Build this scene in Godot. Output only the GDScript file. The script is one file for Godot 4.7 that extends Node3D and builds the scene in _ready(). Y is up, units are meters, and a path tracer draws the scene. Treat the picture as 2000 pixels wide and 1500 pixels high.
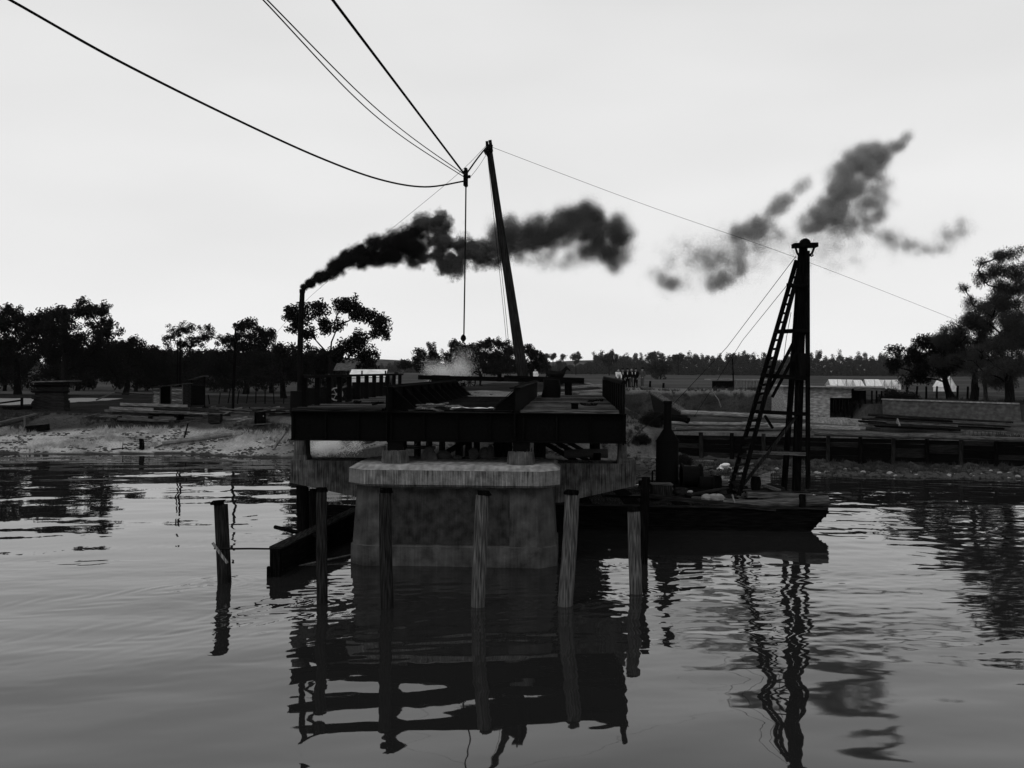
extends Node3D
# River bridge under construction, seen across the water. Units are metres, y up, the camera looks along -z.
const F := 2000.0      # focal length in pixels of the 2000 x 1500 photograph
const EYE := 6.0       # eye height above the water
const ROLL := 0.0061   # the camera leans a little
const K := 0.9
const TH := 0.0593     # the bridge runs away slightly to the right

var rng := RandomNumberGenerator.new()
var names := {}
var M := {}
var tex := {}
var nz := FastNoiseLite.new()

# ---------------------------------------------------------------- layout helpers
func P(px: float, py: float, d: float) -> Vector3:
	var u := (px - 1000.0) / F
	var v := (py - 722.0) / F
	var x := u * cos(ROLL) + v * sin(ROLL)
	var y := -u * sin(ROLL) + v * cos(ROLL)
	return Vector3(x * d, EYE - y * d, -d)

func G(px: float, py: float, h: float = 0.0) -> Vector3:
	var u := (px - 1000.0) / F
	var v := (py - 722.0) / F
	var y := -u * sin(ROLL) + v * cos(ROLL)
	return P(px, py, (EYE - h) / y)

func B(s: float, h: float, t: float) -> Vector3:   # axes of the span: across, up, along
	return Vector3(-6.966, 0.6, -32.4) + (Vector3(cos(TH), 0, sin(TH)) * s + Vector3(sin(TH), 0, -cos(TH)) * t + Vector3(0, h, 0)) * K

func BP(s: float, h: float, t: float) -> Vector3:   # axes of the pier
	return Vector3(-7.74, 0, -36.0) + Vector3(cos(TH), 0, sin(TH)) * s + Vector3(sin(TH), 0, -cos(TH)) * t + Vector3(0, h, 0)

func PK(px: float, py: float, d: float) -> Vector3:   # on the span
	return P(px, py, d * K)

func on_ground(px: float, d: float, lift: float = 0.0) -> Vector3:
	var p := P(px, 722, d)
	return Vector3(p.x, land(p.x, d) + lift, -d)

# ---------------------------------------------------------------- object helpers
func numbered(called: String) -> String:
	var n: int = names.get(called, -1) + 1
	names[called] = n
	return called if n == 0 else "%s_%03d" % [called, n]

func tag(o: Node, label: String, category: String, group: String = "") -> void:
	o.set_meta("label", label)
	o.set_meta("category", category)
	if group:
		o.set_meta("group", group)

func thing(called: String, label: String, category: String, at: Vector3, group: String = "") -> Node3D:
	var o := Node3D.new()
	o.name = numbered(called)
	add_child(o)
	o.position = at
	tag(o, label, category, group)
	return o

func kit() -> SurfaceTool:
	var st := SurfaceTool.new()
	st.begin(Mesh.PRIMITIVE_TRIANGLES)
	return st

func origin_of(o: Node) -> Vector3:
	var at := Vector3.ZERO
	while o is Node3D and o != self:
		at += o.position
		o = o.get_parent()
	return at

# geometry is written in world axes; the part is shifted back by where its thing stands
func part(parent: Node3D, called: String, st: SurfaceTool, m: Material) -> MeshInstance3D:
	var o := MeshInstance3D.new()
	o.name = called
	o.mesh = st.commit()
	o.material_override = m
	o.position = -origin_of(parent)
	parent.add_child(o, true)
	return o

func single(called: String, label: String, category: String, st: SurfaceTool, m: Material, at: Vector3, group: String = "") -> MeshInstance3D:
	var o := MeshInstance3D.new()
	o.name = numbered(called)
	# bring the vertices home so that the node stands at the thing's base
	var mesh := st.commit()
	var a := mesh.surface_get_arrays(0)
	var vs: PackedVector3Array = a[Mesh.ARRAY_VERTEX]
	for i in vs.size():
		vs[i] -= at
	a[Mesh.ARRAY_VERTEX] = vs
	var made := ArrayMesh.new()
	made.add_surface_from_arrays(Mesh.PRIMITIVE_TRIANGLES, a)
	o.mesh = made
	o.material_override = m
	o.position = at
	add_child(o)
	tag(o, label, category, group)
	return o

func structure(called: String, st: SurfaceTool, m: Material, kind: String = "structure") -> MeshInstance3D:
	var o := MeshInstance3D.new()
	o.name = numbered(called)
	o.mesh = st.commit()
	o.material_override = m
	o.set_meta("kind", kind)
	add_child(o)
	return o

var cube_meshes := []
func piece(parent: Node3D, called: String, m: Material, world: Transform3D, variant: int = 0) -> MeshInstance3D:
	var o := MeshInstance3D.new()
	o.name = called
	o.mesh = cube_meshes[variant % cube_meshes.size()]
	o.material_override = m
	o.transform = Transform3D(Basis.IDENTITY, -origin_of(parent)) * world
	parent.add_child(o, true)
	return o

# a beam from a to b as a transform of the unit block (long axis x)
func laid(a: Vector3, b: Vector3, w: float, h: float, up: Vector3 = Vector3.UP) -> Transform3D:
	var x := (b - a)
	var n := x.normalized()
	if absf(n.dot(up)) > 0.98:
		up = Vector3(0, 0, 1)
	var z := n.cross(up).normalized()
	var y := z.cross(n).normalized()
	return Transform3D(Basis(x, y * h, z * w), (a + b) * 0.5)

# ---------------------------------------------------------------- shapes
func tri(st: SurfaceTool, a: Vector3, b: Vector3, c: Vector3) -> void:
	var n := (b - a).cross(c - a).normalized()
	st.set_normal(n)
	st.add_vertex(a)
	st.set_normal(n)
	st.add_vertex(c)
	st.set_normal(n)
	st.add_vertex(b)

func quad(st: SurfaceTool, a: Vector3, b: Vector3, c: Vector3, d: Vector3) -> void:
	tri(st, a, b, c)
	tri(st, a, c, d)

func block(st: SurfaceTool, t: Transform3D) -> void:   # unit cube under t
	var v := []
	for i in 8:
		v.append(t * Vector3((i & 1) - 0.5, ((i >> 1) & 1) - 0.5, ((i >> 2) & 1) - 0.5))
	if t.basis.determinant() < 0:
		for f in [[4, 6, 7, 5], [1, 3, 2, 0], [2, 3, 7, 6], [0, 4, 5, 1], [5, 7, 3, 1], [0, 2, 6, 4]]:
			quad(st, v[f[0]], v[f[1]], v[f[2]], v[f[3]])
		return
	for f in [[4, 5, 7, 6], [1, 0, 2, 3], [2, 6, 7, 3], [0, 1, 5, 4], [5, 1, 3, 7], [0, 4, 6, 2]]:
		quad(st, v[f[0]], v[f[1]], v[f[2]], v[f[3]])

func beam(st: SurfaceTool, a: Vector3, b: Vector3, w: float, h: float, up: Vector3 = Vector3.UP) -> void:
	block(st, laid(a, b, w, h, up))

func chamfered(wobble: float, seed_: int) -> ArrayMesh:   # the unit block with worn edges
	var st := kit()
	var r := RandomNumberGenerator.new()
	r.seed = seed_
	var e := 0.46
	var c := {}
	for sx in [-1, 1]:
		for sy in [-1, 1]:
			for sz in [-1, 1]:
				for ax in 3:
					var p := Vector3(sx, sy, sz) * 0.5
					var q := p
					for k in 3:
						if k != ax:
							q[k] = signf(p[k]) * (0.497 if k == 0 else e)
					if ax == 0:
						q.y = signf(p.y) * e
						q.z = signf(p.z) * e
					q += Vector3(r.randf_range(-0.3, 0.3) * wobble * 0.1, r.randf_range(-1, 1) * wobble, r.randf_range(-1, 1) * wobble)
					c["%d%d%d%d" % [sx, sy, sz, ax]] = q
	var get_c = func(s: Vector3i, ax: int) -> Vector3: return c["%d%d%d%d" % [s.x, s.y, s.z, ax]]
	for ax in 3:
		var u := (ax + 1) % 3
		var w := (ax + 2) % 3
		for sg in [-1, 1]:
			var ring := []
			for k in [[-1, -1], [1, -1], [1, 1], [-1, 1]]:
				var s := Vector3i()
				s[ax] = sg
				s[u] = k[0]
				s[w] = k[1]
				ring.append(get_c.call(s, ax))
			if sg > 0:
				quad(st, ring[0], ring[1], ring[2], ring[3])
			else:
				quad(st, ring[3], ring[2], ring[1], ring[0])
	for ax in 3:   # the twelve edges
		var u := (ax + 1) % 3
		var w := (ax + 2) % 3
		for k in [[-1, -1], [1, -1], [1, 1], [-1, 1]]:
			var s0 := Vector3i()
			var s1 := Vector3i()
			s0[ax] = -1
			s1[ax] = 1
			s0[u] = k[0]
			s1[u] = k[0]
			s0[w] = k[1]
			s1[w] = k[1]
			var a: Vector3 = get_c.call(s0, u)
			var b: Vector3 = get_c.call(s1, u)
			var cc: Vector3 = get_c.call(s1, w)
			var dd: Vector3 = get_c.call(s0, w)
			if k[0] * k[1] > 0:
				quad(st, a, b, cc, dd)
			else:
				quad(st, dd, cc, b, a)
	return st.commit()

func ring_at(c: Vector3, axis: Vector3, r: float, n: int, turn: float = 0.0) -> PackedVector3Array:
	var s := axis.cross(Vector3(0, 0, 1))
	if s.length() < 0.2:
		s = axis.cross(Vector3(1, 0, 0))
	s = s.normalized()
	var t := axis.cross(s).normalized()
	var out := PackedVector3Array()
	for i in n:
		var a := TAU * i / n + turn
		out.append(c + (s * cos(a) + t * sin(a)) * r)
	return out

# a smooth tube through points with radii
func tube(st: SurfaceTool, pts: Array, radii: Array, n: int = 8, caps: bool = true) -> void:
	var rings := []
	var axes := []
	for i in pts.size():
		var ax: Vector3 = (pts[mini(i + 1, pts.size() - 1)] - pts[maxi(i - 1, 0)]).normalized()
		axes.append(ax)
		rings.append(ring_at(pts[i], ax, radii[i] if radii.size() > 1 else radii[0], n))
	for i in pts.size() - 1:
		for k in n:
			var k2 := (k + 1) % n
			var a: Vector3 = rings[i][k]
			var b: Vector3 = rings[i][k2]
			var c: Vector3 = rings[i + 1][k2]
			var d: Vector3 = rings[i + 1][k]
			var na: Vector3 = (a - pts[i]).normalized()
			var nb: Vector3 = (b - pts[i]).normalized()
			var nc: Vector3 = (c - pts[i + 1]).normalized()
			var nd: Vector3 = (d - pts[i + 1]).normalized()
			for q in [[a, na], [c, nc], [b, nb], [a, na], [d, nd], [c, nc]]:
				st.set_normal(q[1])
				st.add_vertex(q[0])
	if caps:
		for k in n:
			var k2 := (k + 1) % n
			tri(st, pts[0], rings[0][k2], rings[0][k])
			tri(st, pts[-1], rings[-1][k], rings[-1][k2])

# a log or a pile: a tube whose radius wanders
func log_shape(st: SurfaceTool, a: Vector3, b: Vector3, r0: float, r1: float, n: int = 12, steps: int = 8, rough: float = 0.06, bend: float = 0.0) -> void:
	var side := (b - a).cross(Vector3(0.31, 0.2, 0.93)).normalized()
	var rings := []
	var axis := (b - a).normalized()
	for i in steps + 1:
		var t := float(i) / steps
		var c := a.lerp(b, t) + side * (sin(t * PI) * bend + nz.get_noise_2d(t * 40.0 + a.x * 90.0, a.z * 70.0) * r0 * 0.5)
		var rr := ring_at(c, axis, 1.0, n)
		for k in n:
			var dir: Vector3 = (rr[k] - c)
			var w := 1.0 + rough * nz.get_noise_3d(k * 37.0, t * 55.0 + b.x * 31.0, a.y * 57.0 + a.x * 13.0) * 2.0
			rr[k] = c + dir * lerpf(r0, r1, t) * w
		rings.append([c, rr])
	for i in steps:
		for k in n:
			var k2 := (k + 1) % n
			var q := [[i, k], [i + 1, k2], [i, k2], [i, k], [i + 1, k], [i + 1, k2]]
			for e in q:
				var p: Vector3 = rings[e[0]][1][e[1]]
				st.set_normal((p - rings[e[0]][0]).normalized())
				st.add_vertex(p)
	for k in n:
		var k2 := (k + 1) % n
		tri(st, rings[0][0], rings[0][1][k2], rings[0][1][k])
		tri(st, rings[-1][0], rings[-1][1][k], rings[-1][1][k2])

# loft between rings of equal length, flat shaded, first ring lowest, points counter-clockwise seen from above
func loft(st: SurfaceTool, rings: Array, bottom: bool = false, top: bool = true) -> void:
	for i in rings.size() - 1:
		var n: int = rings[i].size()
		for k in n:
			var k2 := (k + 1) % n
			quad(st, rings[i][k], rings[i][k2], rings[i + 1][k2], rings[i + 1][k])
	for e in [[bottom, 0], [top, rings.size() - 1]]:
		if e[0]:
			var r: Array = rings[e[1]]
			var c := Vector3.ZERO
			for p in r:
				c += p
			c /= r.size()
			for k in r.size():
				var k2 := (k + 1) % r.size()
				if e[1] == 0:
					tri(st, c, r[k2], r[k])
				else:
					tri(st, c, r[k], r[k2])

func plate(st: SurfaceTool, corners: Array, thick: Vector3) -> void:   # a flat polygon given thickness
	var n := corners.size()
	var nn: Vector3 = (corners[1] - corners[0]).cross(corners[2] - corners[0])
	if nn.dot(thick) < 0:
		corners = corners.duplicate()
		corners.reverse()
	for k in range(1, n - 1):
		tri(st, corners[0] + thick, corners[k] + thick, corners[k + 1] + thick)
		tri(st, corners[0], corners[k + 1], corners[k])
	for k in n:
		var k2 := (k + 1) % n
		quad(st, corners[k], corners[k2], corners[k2] + thick, corners[k] + thick)

func boulder(st: SurfaceTool, c: Vector3, size: Vector3, seed_: int) -> void:
	var n := 9
	var rows := 6
	var grid := []
	for i in rows + 1:
		var row := []
		for k in n:
			var a := PI * i / rows
			var b := TAU * k / n
			var dir := Vector3(sin(a) * cos(b), cos(a), sin(a) * sin(b))
			var w := 1.0 + 0.35 * nz.get_noise_3d(dir.x * 60.0 + seed_ * 91.0, dir.y * 60.0, dir.z * 60.0)
			row.append(c + dir * size * w)
		grid.append(row)
	for i in rows:
		for k in n:
			var k2 := (k + 1) % n
			quad(st, grid[i + 1][k], grid[i][k], grid[i][k2], grid[i + 1][k2])

# surface nets over tapered capsules: bodies of people and animals
func body_mesh(bones: Array, cell: float, soft: float) -> SurfaceTool:
	var lo := Vector3(1e9, 1e9, 1e9)
	var hi := -lo
	for b in bones:
		var r: float = maxf(b[2], b[3]) + cell * 2.0
		lo = lo.min(b[0] - Vector3.ONE * r).min(b[1] - Vector3.ONE * r)
		hi = hi.max(b[0] + Vector3.ONE * r).max(b[1] + Vector3.ONE * r)
	var n := Vector3i(((hi - lo) / cell).ceil()) + Vector3i.ONE
	var f := PackedFloat32Array()
	f.resize(n.x * n.y * n.z)
	f.fill(1.0)
	for b in bones:
		var r: float = maxf(b[2], b[3]) + soft * 2.0 + cell * 2.0
		var l := Vector3i(((b[0].min(b[1]) - Vector3.ONE * r - lo) / cell).floor()).clamp(Vector3i.ZERO, n - Vector3i.ONE)
		var h := Vector3i(((b[0].max(b[1]) + Vector3.ONE * r - lo) / cell).ceil()).clamp(Vector3i.ZERO, n - Vector3i.ONE)
		var ab: Vector3 = b[1] - b[0]
		var ll := maxf(ab.length_squared(), 1e-6)
		for z in range(l.z, h.z + 1):
			for y in range(l.y, h.y + 1):
				for x in range(l.x, h.x + 1):
					var p := lo + Vector3(x, y, z) * cell
					var t := clampf((p - b[0]).dot(ab) / ll, 0.0, 1.0)
					var d: float = (p - b[0] - ab * t).length() - lerpf(b[2], b[3], t)
					var i := (z * n.y + y) * n.x + x
					var e := f[i]
					var k := maxf(soft - absf(d - e), 0.0) / soft
					f[i] = minf(d, e) - k * k * soft * 0.25
	var at := {}
	var verts := PackedVector3Array()
	for z in n.z - 1:
		for y in n.y - 1:
			for x in n.x - 1:
				var base := (z * n.y + y) * n.x + x
				var sum := Vector3.ZERO
				var cnt := 0
				var v := []
				for c in 8:
					v.append(f[base + (c & 1) + ((c >> 1) & 1) * n.x + ((c >> 2) & 1) * n.x * n.y])
				for e in [[0, 1], [2, 3], [4, 5], [6, 7], [0, 2], [1, 3], [4, 6], [5, 7], [0, 4], [1, 5], [2, 6], [3, 7]]:
					var a: float = v[e[0]]
					var b2: float = v[e[1]]
					if (a < 0.0) != (b2 < 0.0):
						var t := a / (a - b2)
						var pa := Vector3(e[0] & 1, (e[0] >> 1) & 1, (e[0] >> 2) & 1)
						var pb := Vector3(e[1] & 1, (e[1] >> 1) & 1, (e[1] >> 2) & 1)
						sum += pa.lerp(pb, t)
						cnt += 1
				if cnt:
					at[base] = verts.size()
					verts.append(lo + (Vector3(x, y, z) + sum / cnt) * cell)
	var norm := PackedVector3Array()
	norm.resize(verts.size())
	var faces := []
	var step := [1, n.x, n.x * n.y]
	for z in range(1, n.z - 1):
		for y in range(1, n.y - 1):
			for x in range(1, n.x - 1):
				var base := (z * n.y + y) * n.x + x
				for ax in 3:
					var a := f[base]
					var b2 := f[base + step[ax]]
					if (a < 0.0) != (b2 < 0.0):
						var u: int = step[(ax + 1) % 3]
						var w: int = step[(ax + 2) % 3]
						var q := [base - u - w, base - w, base, base - u]
						if b2 < 0.0:
							q.reverse()
						if at.has(q[0]) and at.has(q[1]) and at.has(q[2]) and at.has(q[3]):
							faces.append([at[q[0]], at[q[1]], at[q[2]], at[q[3]]])
	for q in faces:
		var m: Vector3 = (verts[q[2]] - verts[q[0]]).cross(verts[q[3]] - verts[q[1]])
		for i in q:
			norm[i] += m
	var st := kit()
	for q in faces:
		for i in [q[0], q[2], q[1], q[0], q[3], q[2]]:
			st.set_normal(norm[i].normalized())
			st.add_vertex(verts[i])
	return st

# ---------------------------------------------------------------- materials
func grey(v: float) -> Color:
	return Color(v, v, v).linear_to_srgb()

func speckle(seed_: int, freq: float, octaves: int, lo: float, contrast: float = 0.0, size: int = 512) -> NoiseTexture2D:
	var n := FastNoiseLite.new()
	n.seed = seed_
	n.noise_type = FastNoiseLite.TYPE_SIMPLEX_SMOOTH
	n.frequency = freq
	n.fractal_octaves = octaves
	var t := NoiseTexture2D.new()
	t.width = size
	t.height = size
	t.seamless = true
	t.noise = n
	var ramp := Gradient.new()
	ramp.set_color(0, grey(lo))
	ramp.set_color(1, grey(1.0))
	ramp.set_offset(0, contrast)
	ramp.set_offset(1, 1.0 - contrast)
	t.color_ramp = ramp
	return t

func mat(v: float, rough: float = 0.95, t: Texture2D = null, scale: Vector3 = Vector3.ONE, spec: float = 0.0) -> StandardMaterial3D:
	var m := StandardMaterial3D.new()
	m.albedo_color = grey(v)
	m.roughness = rough
	m.metallic_specular = spec
	if t:
		m.albedo_texture = t
		m.uv1_triplanar = true
		m.uv1_world_triplanar = true
		m.uv1_scale = scale
	return m

# concrete that has run with lime and rain: mottling, long vertical streaks and pale runs, computed as a picture
func streaked(seed_: int, streak: float, runs: float) -> ImageTexture:
	var s := 512
	var a := FastNoiseLite.new()
	a.seed = seed_
	a.frequency = 0.012
	a.fractal_octaves = 5
	var blot := a.get_seamless_image(s, s)
	var b := FastNoiseLite.new()
	b.seed = seed_ + 7
	b.frequency = 0.09
	b.fractal_octaves = 3
	var line := b.get_seamless_image(s, 32)
	line.resize(s, s, Image.INTERPOLATE_CUBIC)
	var c := FastNoiseLite.new()
	c.seed = seed_ + 19
	c.frequency = 0.25
	c.fractal_octaves = 2
	var grain := c.get_seamless_image(s, s)
	var im := Image.create(s, s, false, Image.FORMAT_RGB8)
	for y in s:
		for x in s:
			var m := blot.get_pixel(x, y).r
			var l := line.get_pixel(x, y).r
			var v := 0.42 + (m - 0.5) * 0.55 + (l - 0.5) * streak + (grain.get_pixel(x, y).r - 0.5) * 0.12
			v += runs * smoothstep(0.68, 0.9, l) * smoothstep(0.4, 0.65, m)
			v = clampf(v, 0.1, 1.0)
			im.set_pixel(x, y, Color(v, v, v).linear_to_srgb())
	return ImageTexture.create_from_image(im)

func make_materials() -> void:
	tex.soft = speckle(3, 0.01, 5, 0.35, 0.15)
	tex.grain = speckle(5, 0.02, 5, 0.12, 0.18)
	tex.rust = speckle(11, 0.03, 4, 0.4, 0.1)
	tex.pits = speckle(17, 0.06, 4, 0.25, 0.25)
	tex.pier = streaked(21, 0.18, 0.1)
	tex.runs = streaked(33, 0.55, 0.5)
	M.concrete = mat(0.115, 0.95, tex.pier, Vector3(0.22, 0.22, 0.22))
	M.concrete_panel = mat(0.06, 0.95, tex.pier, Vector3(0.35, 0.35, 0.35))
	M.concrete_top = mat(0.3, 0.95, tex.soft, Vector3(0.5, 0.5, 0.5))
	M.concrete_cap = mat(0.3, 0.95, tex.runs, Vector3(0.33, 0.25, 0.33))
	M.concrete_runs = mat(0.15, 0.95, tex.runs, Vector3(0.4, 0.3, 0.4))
	for m in [M.concrete, M.concrete_panel, M.concrete_cap, M.concrete_runs]:
		m.heightmap_enabled = true
		m.heightmap_texture = tex.pits
		m.heightmap_scale = 1.2
	M.steel = mat(0.005, 0.8, tex.rust, Vector3(0.6, 0.6, 0.6), 0.06)
	M.iron = mat(0.006, 0.7, tex.rust, Vector3(1.5, 1.5, 1.5), 0.08)
	M.rope = mat(0.012, 0.9)
	var k := 0
	for tone in [["pale", 0.2], ["mid", 0.085], ["dark", 0.02], ["black", 0.005]]:
		for ax in [["x", Vector3(0.12, 2.2, 2.2)], ["y", Vector3(2.2, 0.12, 2.2)], ["z", Vector3(2.2, 2.2, 0.12)]]:
			k += 1
			var m := mat(tone[1] * 1.5, 0.95, tex.grain, ax[1], 0.0)
			m.heightmap_enabled = true
			m.heightmap_texture = tex.grain
			m.heightmap_scale = 1.0
			m.resource_name = "timber_%s_%s" % [tone[0], ax[0]]
			M["%s_%s" % [tone[0], ax[0]]] = m
	M.bark = mat(0.012, 0.95, tex.grain, Vector3(1.2, 0.2, 1.2), 0.1)
	M.bark_pale = mat(0.05, 0.95, tex.grain, Vector3(1.2, 0.2, 1.2), 0.1)
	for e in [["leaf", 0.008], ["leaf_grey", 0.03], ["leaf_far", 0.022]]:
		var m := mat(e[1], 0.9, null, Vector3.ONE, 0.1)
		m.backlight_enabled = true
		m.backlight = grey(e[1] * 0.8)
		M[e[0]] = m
	M.canvas = mat(0.82, 0.95, tex.soft, Vector3(0.3, 0.3, 0.3), 0.1)
	M.canvas.albedo_color = Color(0.97, 0.97, 0.97)
	M.canvas.albedo_texture = speckle(41, 0.01, 3, 0.7, 0.1)
	M.canvas.backlight_enabled = true
	M.canvas.backlight = grey(0.5)
	M.canvas_grey = mat(0.1, 0.95, tex.soft, Vector3(0.5, 0.5, 0.5), 0.1)
	M.stone = mat(0.09, 0.95, tex.pits, Vector3(1.5, 1.5, 1.5), 0.1)
	M.stone_pale = mat(0.4, 0.95, tex.pits, Vector3(1.5, 1.5, 1.5), 0.1)
	M.tin = mat(0.27, 0.7, tex.soft, Vector3(0.5, 0.5, 0.5), 0.3)
	M.whitewash = mat(0.33, 0.95, tex.soft, Vector3(0.3, 0.9, 0.9), 0.0)
	M.wall_pale = mat(0.085, 0.95, tex.soft, Vector3(0.35, 0.5, 0.35), 0.0)
	M.cloth_black = mat(0.006, 1.0)
	M.cloth_white = mat(0.65, 1.0)
	M.cloth_grey = mat(0.06, 1.0)
	M.skin = mat(0.25, 0.8)
	M.horse = mat(0.006, 0.7)
	M.soot = mat(0.015, 1.0, null, Vector3.ONE, 0.0)
	M.soot_mid = mat(0.1, 1.0, null, Vector3.ONE, 0.0)
	M.soot_thin = mat(0.42, 1.0, null, Vector3.ONE, 0.0)
	M.vapour = mat(0.75, 1.0, null, Vector3.ONE, 0.0)
	for m in [M.vapour]:
		m.backlight_enabled = true
		m.backlight = grey(0.6)
	var land_m := mat(1.0, 1.0, speckle(51, 0.03, 5, 0.45, 0.15, 1024), Vector3(0.16, 0.16, 0.16), 0.05)
	land_m.vertex_color_use_as_albedo = true
	land_m.heightmap_enabled = true
	land_m.heightmap_texture = tex.pits
	land_m.heightmap_scale = 6.0
	M.land = land_m
	M.grass = mat(0.3, 1.0, null, Vector3.ONE, 0.05)
	M.grass_dark = mat(0.03, 1.0, null, Vector3.ONE, 0.05)
	var w := mat(0.012, 0.02, null, Vector3.ONE, 0.42)
	M.water = w

# ---------------------------------------------------------------- land
func shore(x: float) -> float:
	var pts := [[-400.0, 60.0], [-90.0, 70.0], [-35.0, 70.5], [-24.0, 71.0], [-16.0, 68.5], [-9.0, 66.0], [-3.0, 65.0], [5.0, 63.0], [11.0, 60.5], [17.0, 58.6], [30.0, 57.4], [80.0, 58.0], [400.0, 70.0]]
	for i in pts.size() - 1:
		if x <= pts[i + 1][0]:
			var t := clampf((x - pts[i][0]) / (pts[i + 1][0] - pts[i][0]), 0.0, 1.0)
			return lerpf(pts[i][1], pts[i + 1][1], t * t * (3.0 - 2.0 * t)) + nz.get_noise_2d(x * 6.0, 11.0) * 0.7
	return 70.0

func curve(t: float, pts: Array) -> float:
	if t <= pts[0][0]:
		return pts[0][1]
	for i in pts.size() - 1:
		if t <= pts[i + 1][0]:
			return lerpf(pts[i][1], pts[i + 1][1], (t - pts[i][0]) / (pts[i + 1][0] - pts[i][0]))
	return pts[-1][1]

func land(x: float, d: float) -> float:
	var t := d - shore(x)
	var left := curve(t, [[-20.0, -4.0], [-3.0, -0.8], [0.0, 0.0], [0.6, 0.16], [4.0, 0.65], [7.0, 1.15], [9.5, 1.9], [13.0, 2.4], [60.0, 2.5], [200.0, 2.4]])
	var right := curve(t, [[-20.0, -4.0], [-3.0, -0.9], [0.0, 0.0], [2.2, 0.45], [4.2, 0.75], [4.6, 2.0], [11.0, 2.15], [16.0, 2.5], [60.0, 2.4], [200.0, 2.3]])
	if x > 8.0:
		var wall := lerpf(65.5, 60.6, (x - 10.2) / 20.4)
		var sh := shore(x)
		right = curve(t, [[-20.0, -4.0], [-3.0, -0.9], [0.0, 0.0], [(wall - sh) * 0.6, 0.28], [wall - sh + 0.1, 0.42], [wall - sh + 0.45, 2.0], [wall - sh + 7.0, 2.15], [wall - sh + 12.0, 2.5], [60.0, 2.4], [200.0, 2.3]])
	var k := smoothstep(8.6, 10.2, x)
	var h := lerpf(left, right, k)
	# slope of bare earth at the right of the bridge, rising to the approach
	var mid := -1.88 + (d - 35.6) * 0.0594
	var off := maxf(absf(x - mid) - 6.3, 0.0)
	var rise := 4.35 - off * 0.62
	var start := smoothstep(61.0, 76.0, d) * (1.0 - smoothstep(160.0, 260.0, d))
	if t > 0.0:
		h = maxf(h, lerpf(h, rise, start))
	# cut bank behind the timber yard, with a cart track on its top
	if x > 9.0:
		var face := 84.5 - (x - 9.0) * 0.25
		var up := smoothstep(face, face + 2.6, d) * (1.0 - smoothstep(24.5, 26.0, x)) * (1.0 - smoothstep(face + 12.0, face + 40.0, d))
		h = lerpf(h, maxf(h, 4.35), up)
		var terrace := smoothstep(75.6, 75.9, d) * smoothstep(25.6, 26.4, x) * (1.0 - smoothstep(120.0, 190.0, d))
		h = lerpf(h, 3.55, terrace)
	h += nz.get_noise_2d(x * 9.0, d * 9.0) * 0.16 * clampf(t * 0.6, 0.0, 1.0) * clampf((400.0 - d) / 200.0, 0.0, 1.0)
	h += nz.get_noise_2d(x * 40.0, d * 40.0) * 0.08 * clampf(t * 0.6, 0.0, 1.0) * clampf((160.0 - d) / 60.0, 0.0, 1.0)
	if d > 420.0:
		h += smoothstep(420.0, 1200.0, d) * 0.4
	return h

func soil(x: float, d: float, h: float) -> float:
	var t := d - shore(x)
	var n := nz.get_noise_2d(x * 12.0 + 300.0, d * 12.0)
	var n2 := nz.get_noise_2d(x * 45.0 - 300.0, d * 45.0)
	var v := 0.06
	if x < 9.0 and t < 12.0:
		v = lerpf(0.4, 0.06, smoothstep(6.3, 7.8, t + n * 1.6))
		v *= 1.0 + n * 0.3 + n2 * 0.5
		if x > -18.0:
			v = lerpf(v, 0.15 * (1.0 + n * 0.8 + n2 * 0.5), smoothstep(-18.0, -14.0, x + n * 3.0))
		if t < 0.4:
			v = 0.05
	elif x < -20.0 and d > 96.0 and d < 116.0 and x < -44.0:
		v = 0.3
	elif x < 9.0 and d < 130.0:
		v = 0.022 * (1.0 + n * 0.6 + n2 * 0.4)
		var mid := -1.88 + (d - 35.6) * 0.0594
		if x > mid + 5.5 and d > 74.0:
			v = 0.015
	elif d < 130.0:
		v = 0.05 * (1.0 + n * 0.7 + n2 * 0.6)
		if h > 1.5 and d < 73.0:
			v = 0.09 * (1.0 + n * 0.7 + n2 * 0.5)
		if h < 1.5:
			v = 0.05 * (1.0 + n * 0.9 + n2 * 0.7)
		if h > 4.1 and x > 9.0:
			v = 0.16 * (1.0 + n2 * 0.3)
		elif x > 9.0 and x < 25.0 and d > 80.0:
			v = 0.035 * (1.0 + n + n2 * 0.5)
	else:
		v = 0.06 * (1.0 + n * 0.25) + 0.03 * smoothstep(0.1, 0.4, nz.get_noise_2d(x * 0.4, d * 1.2))
	return clampf(v, 0.01, 0.5)

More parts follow.
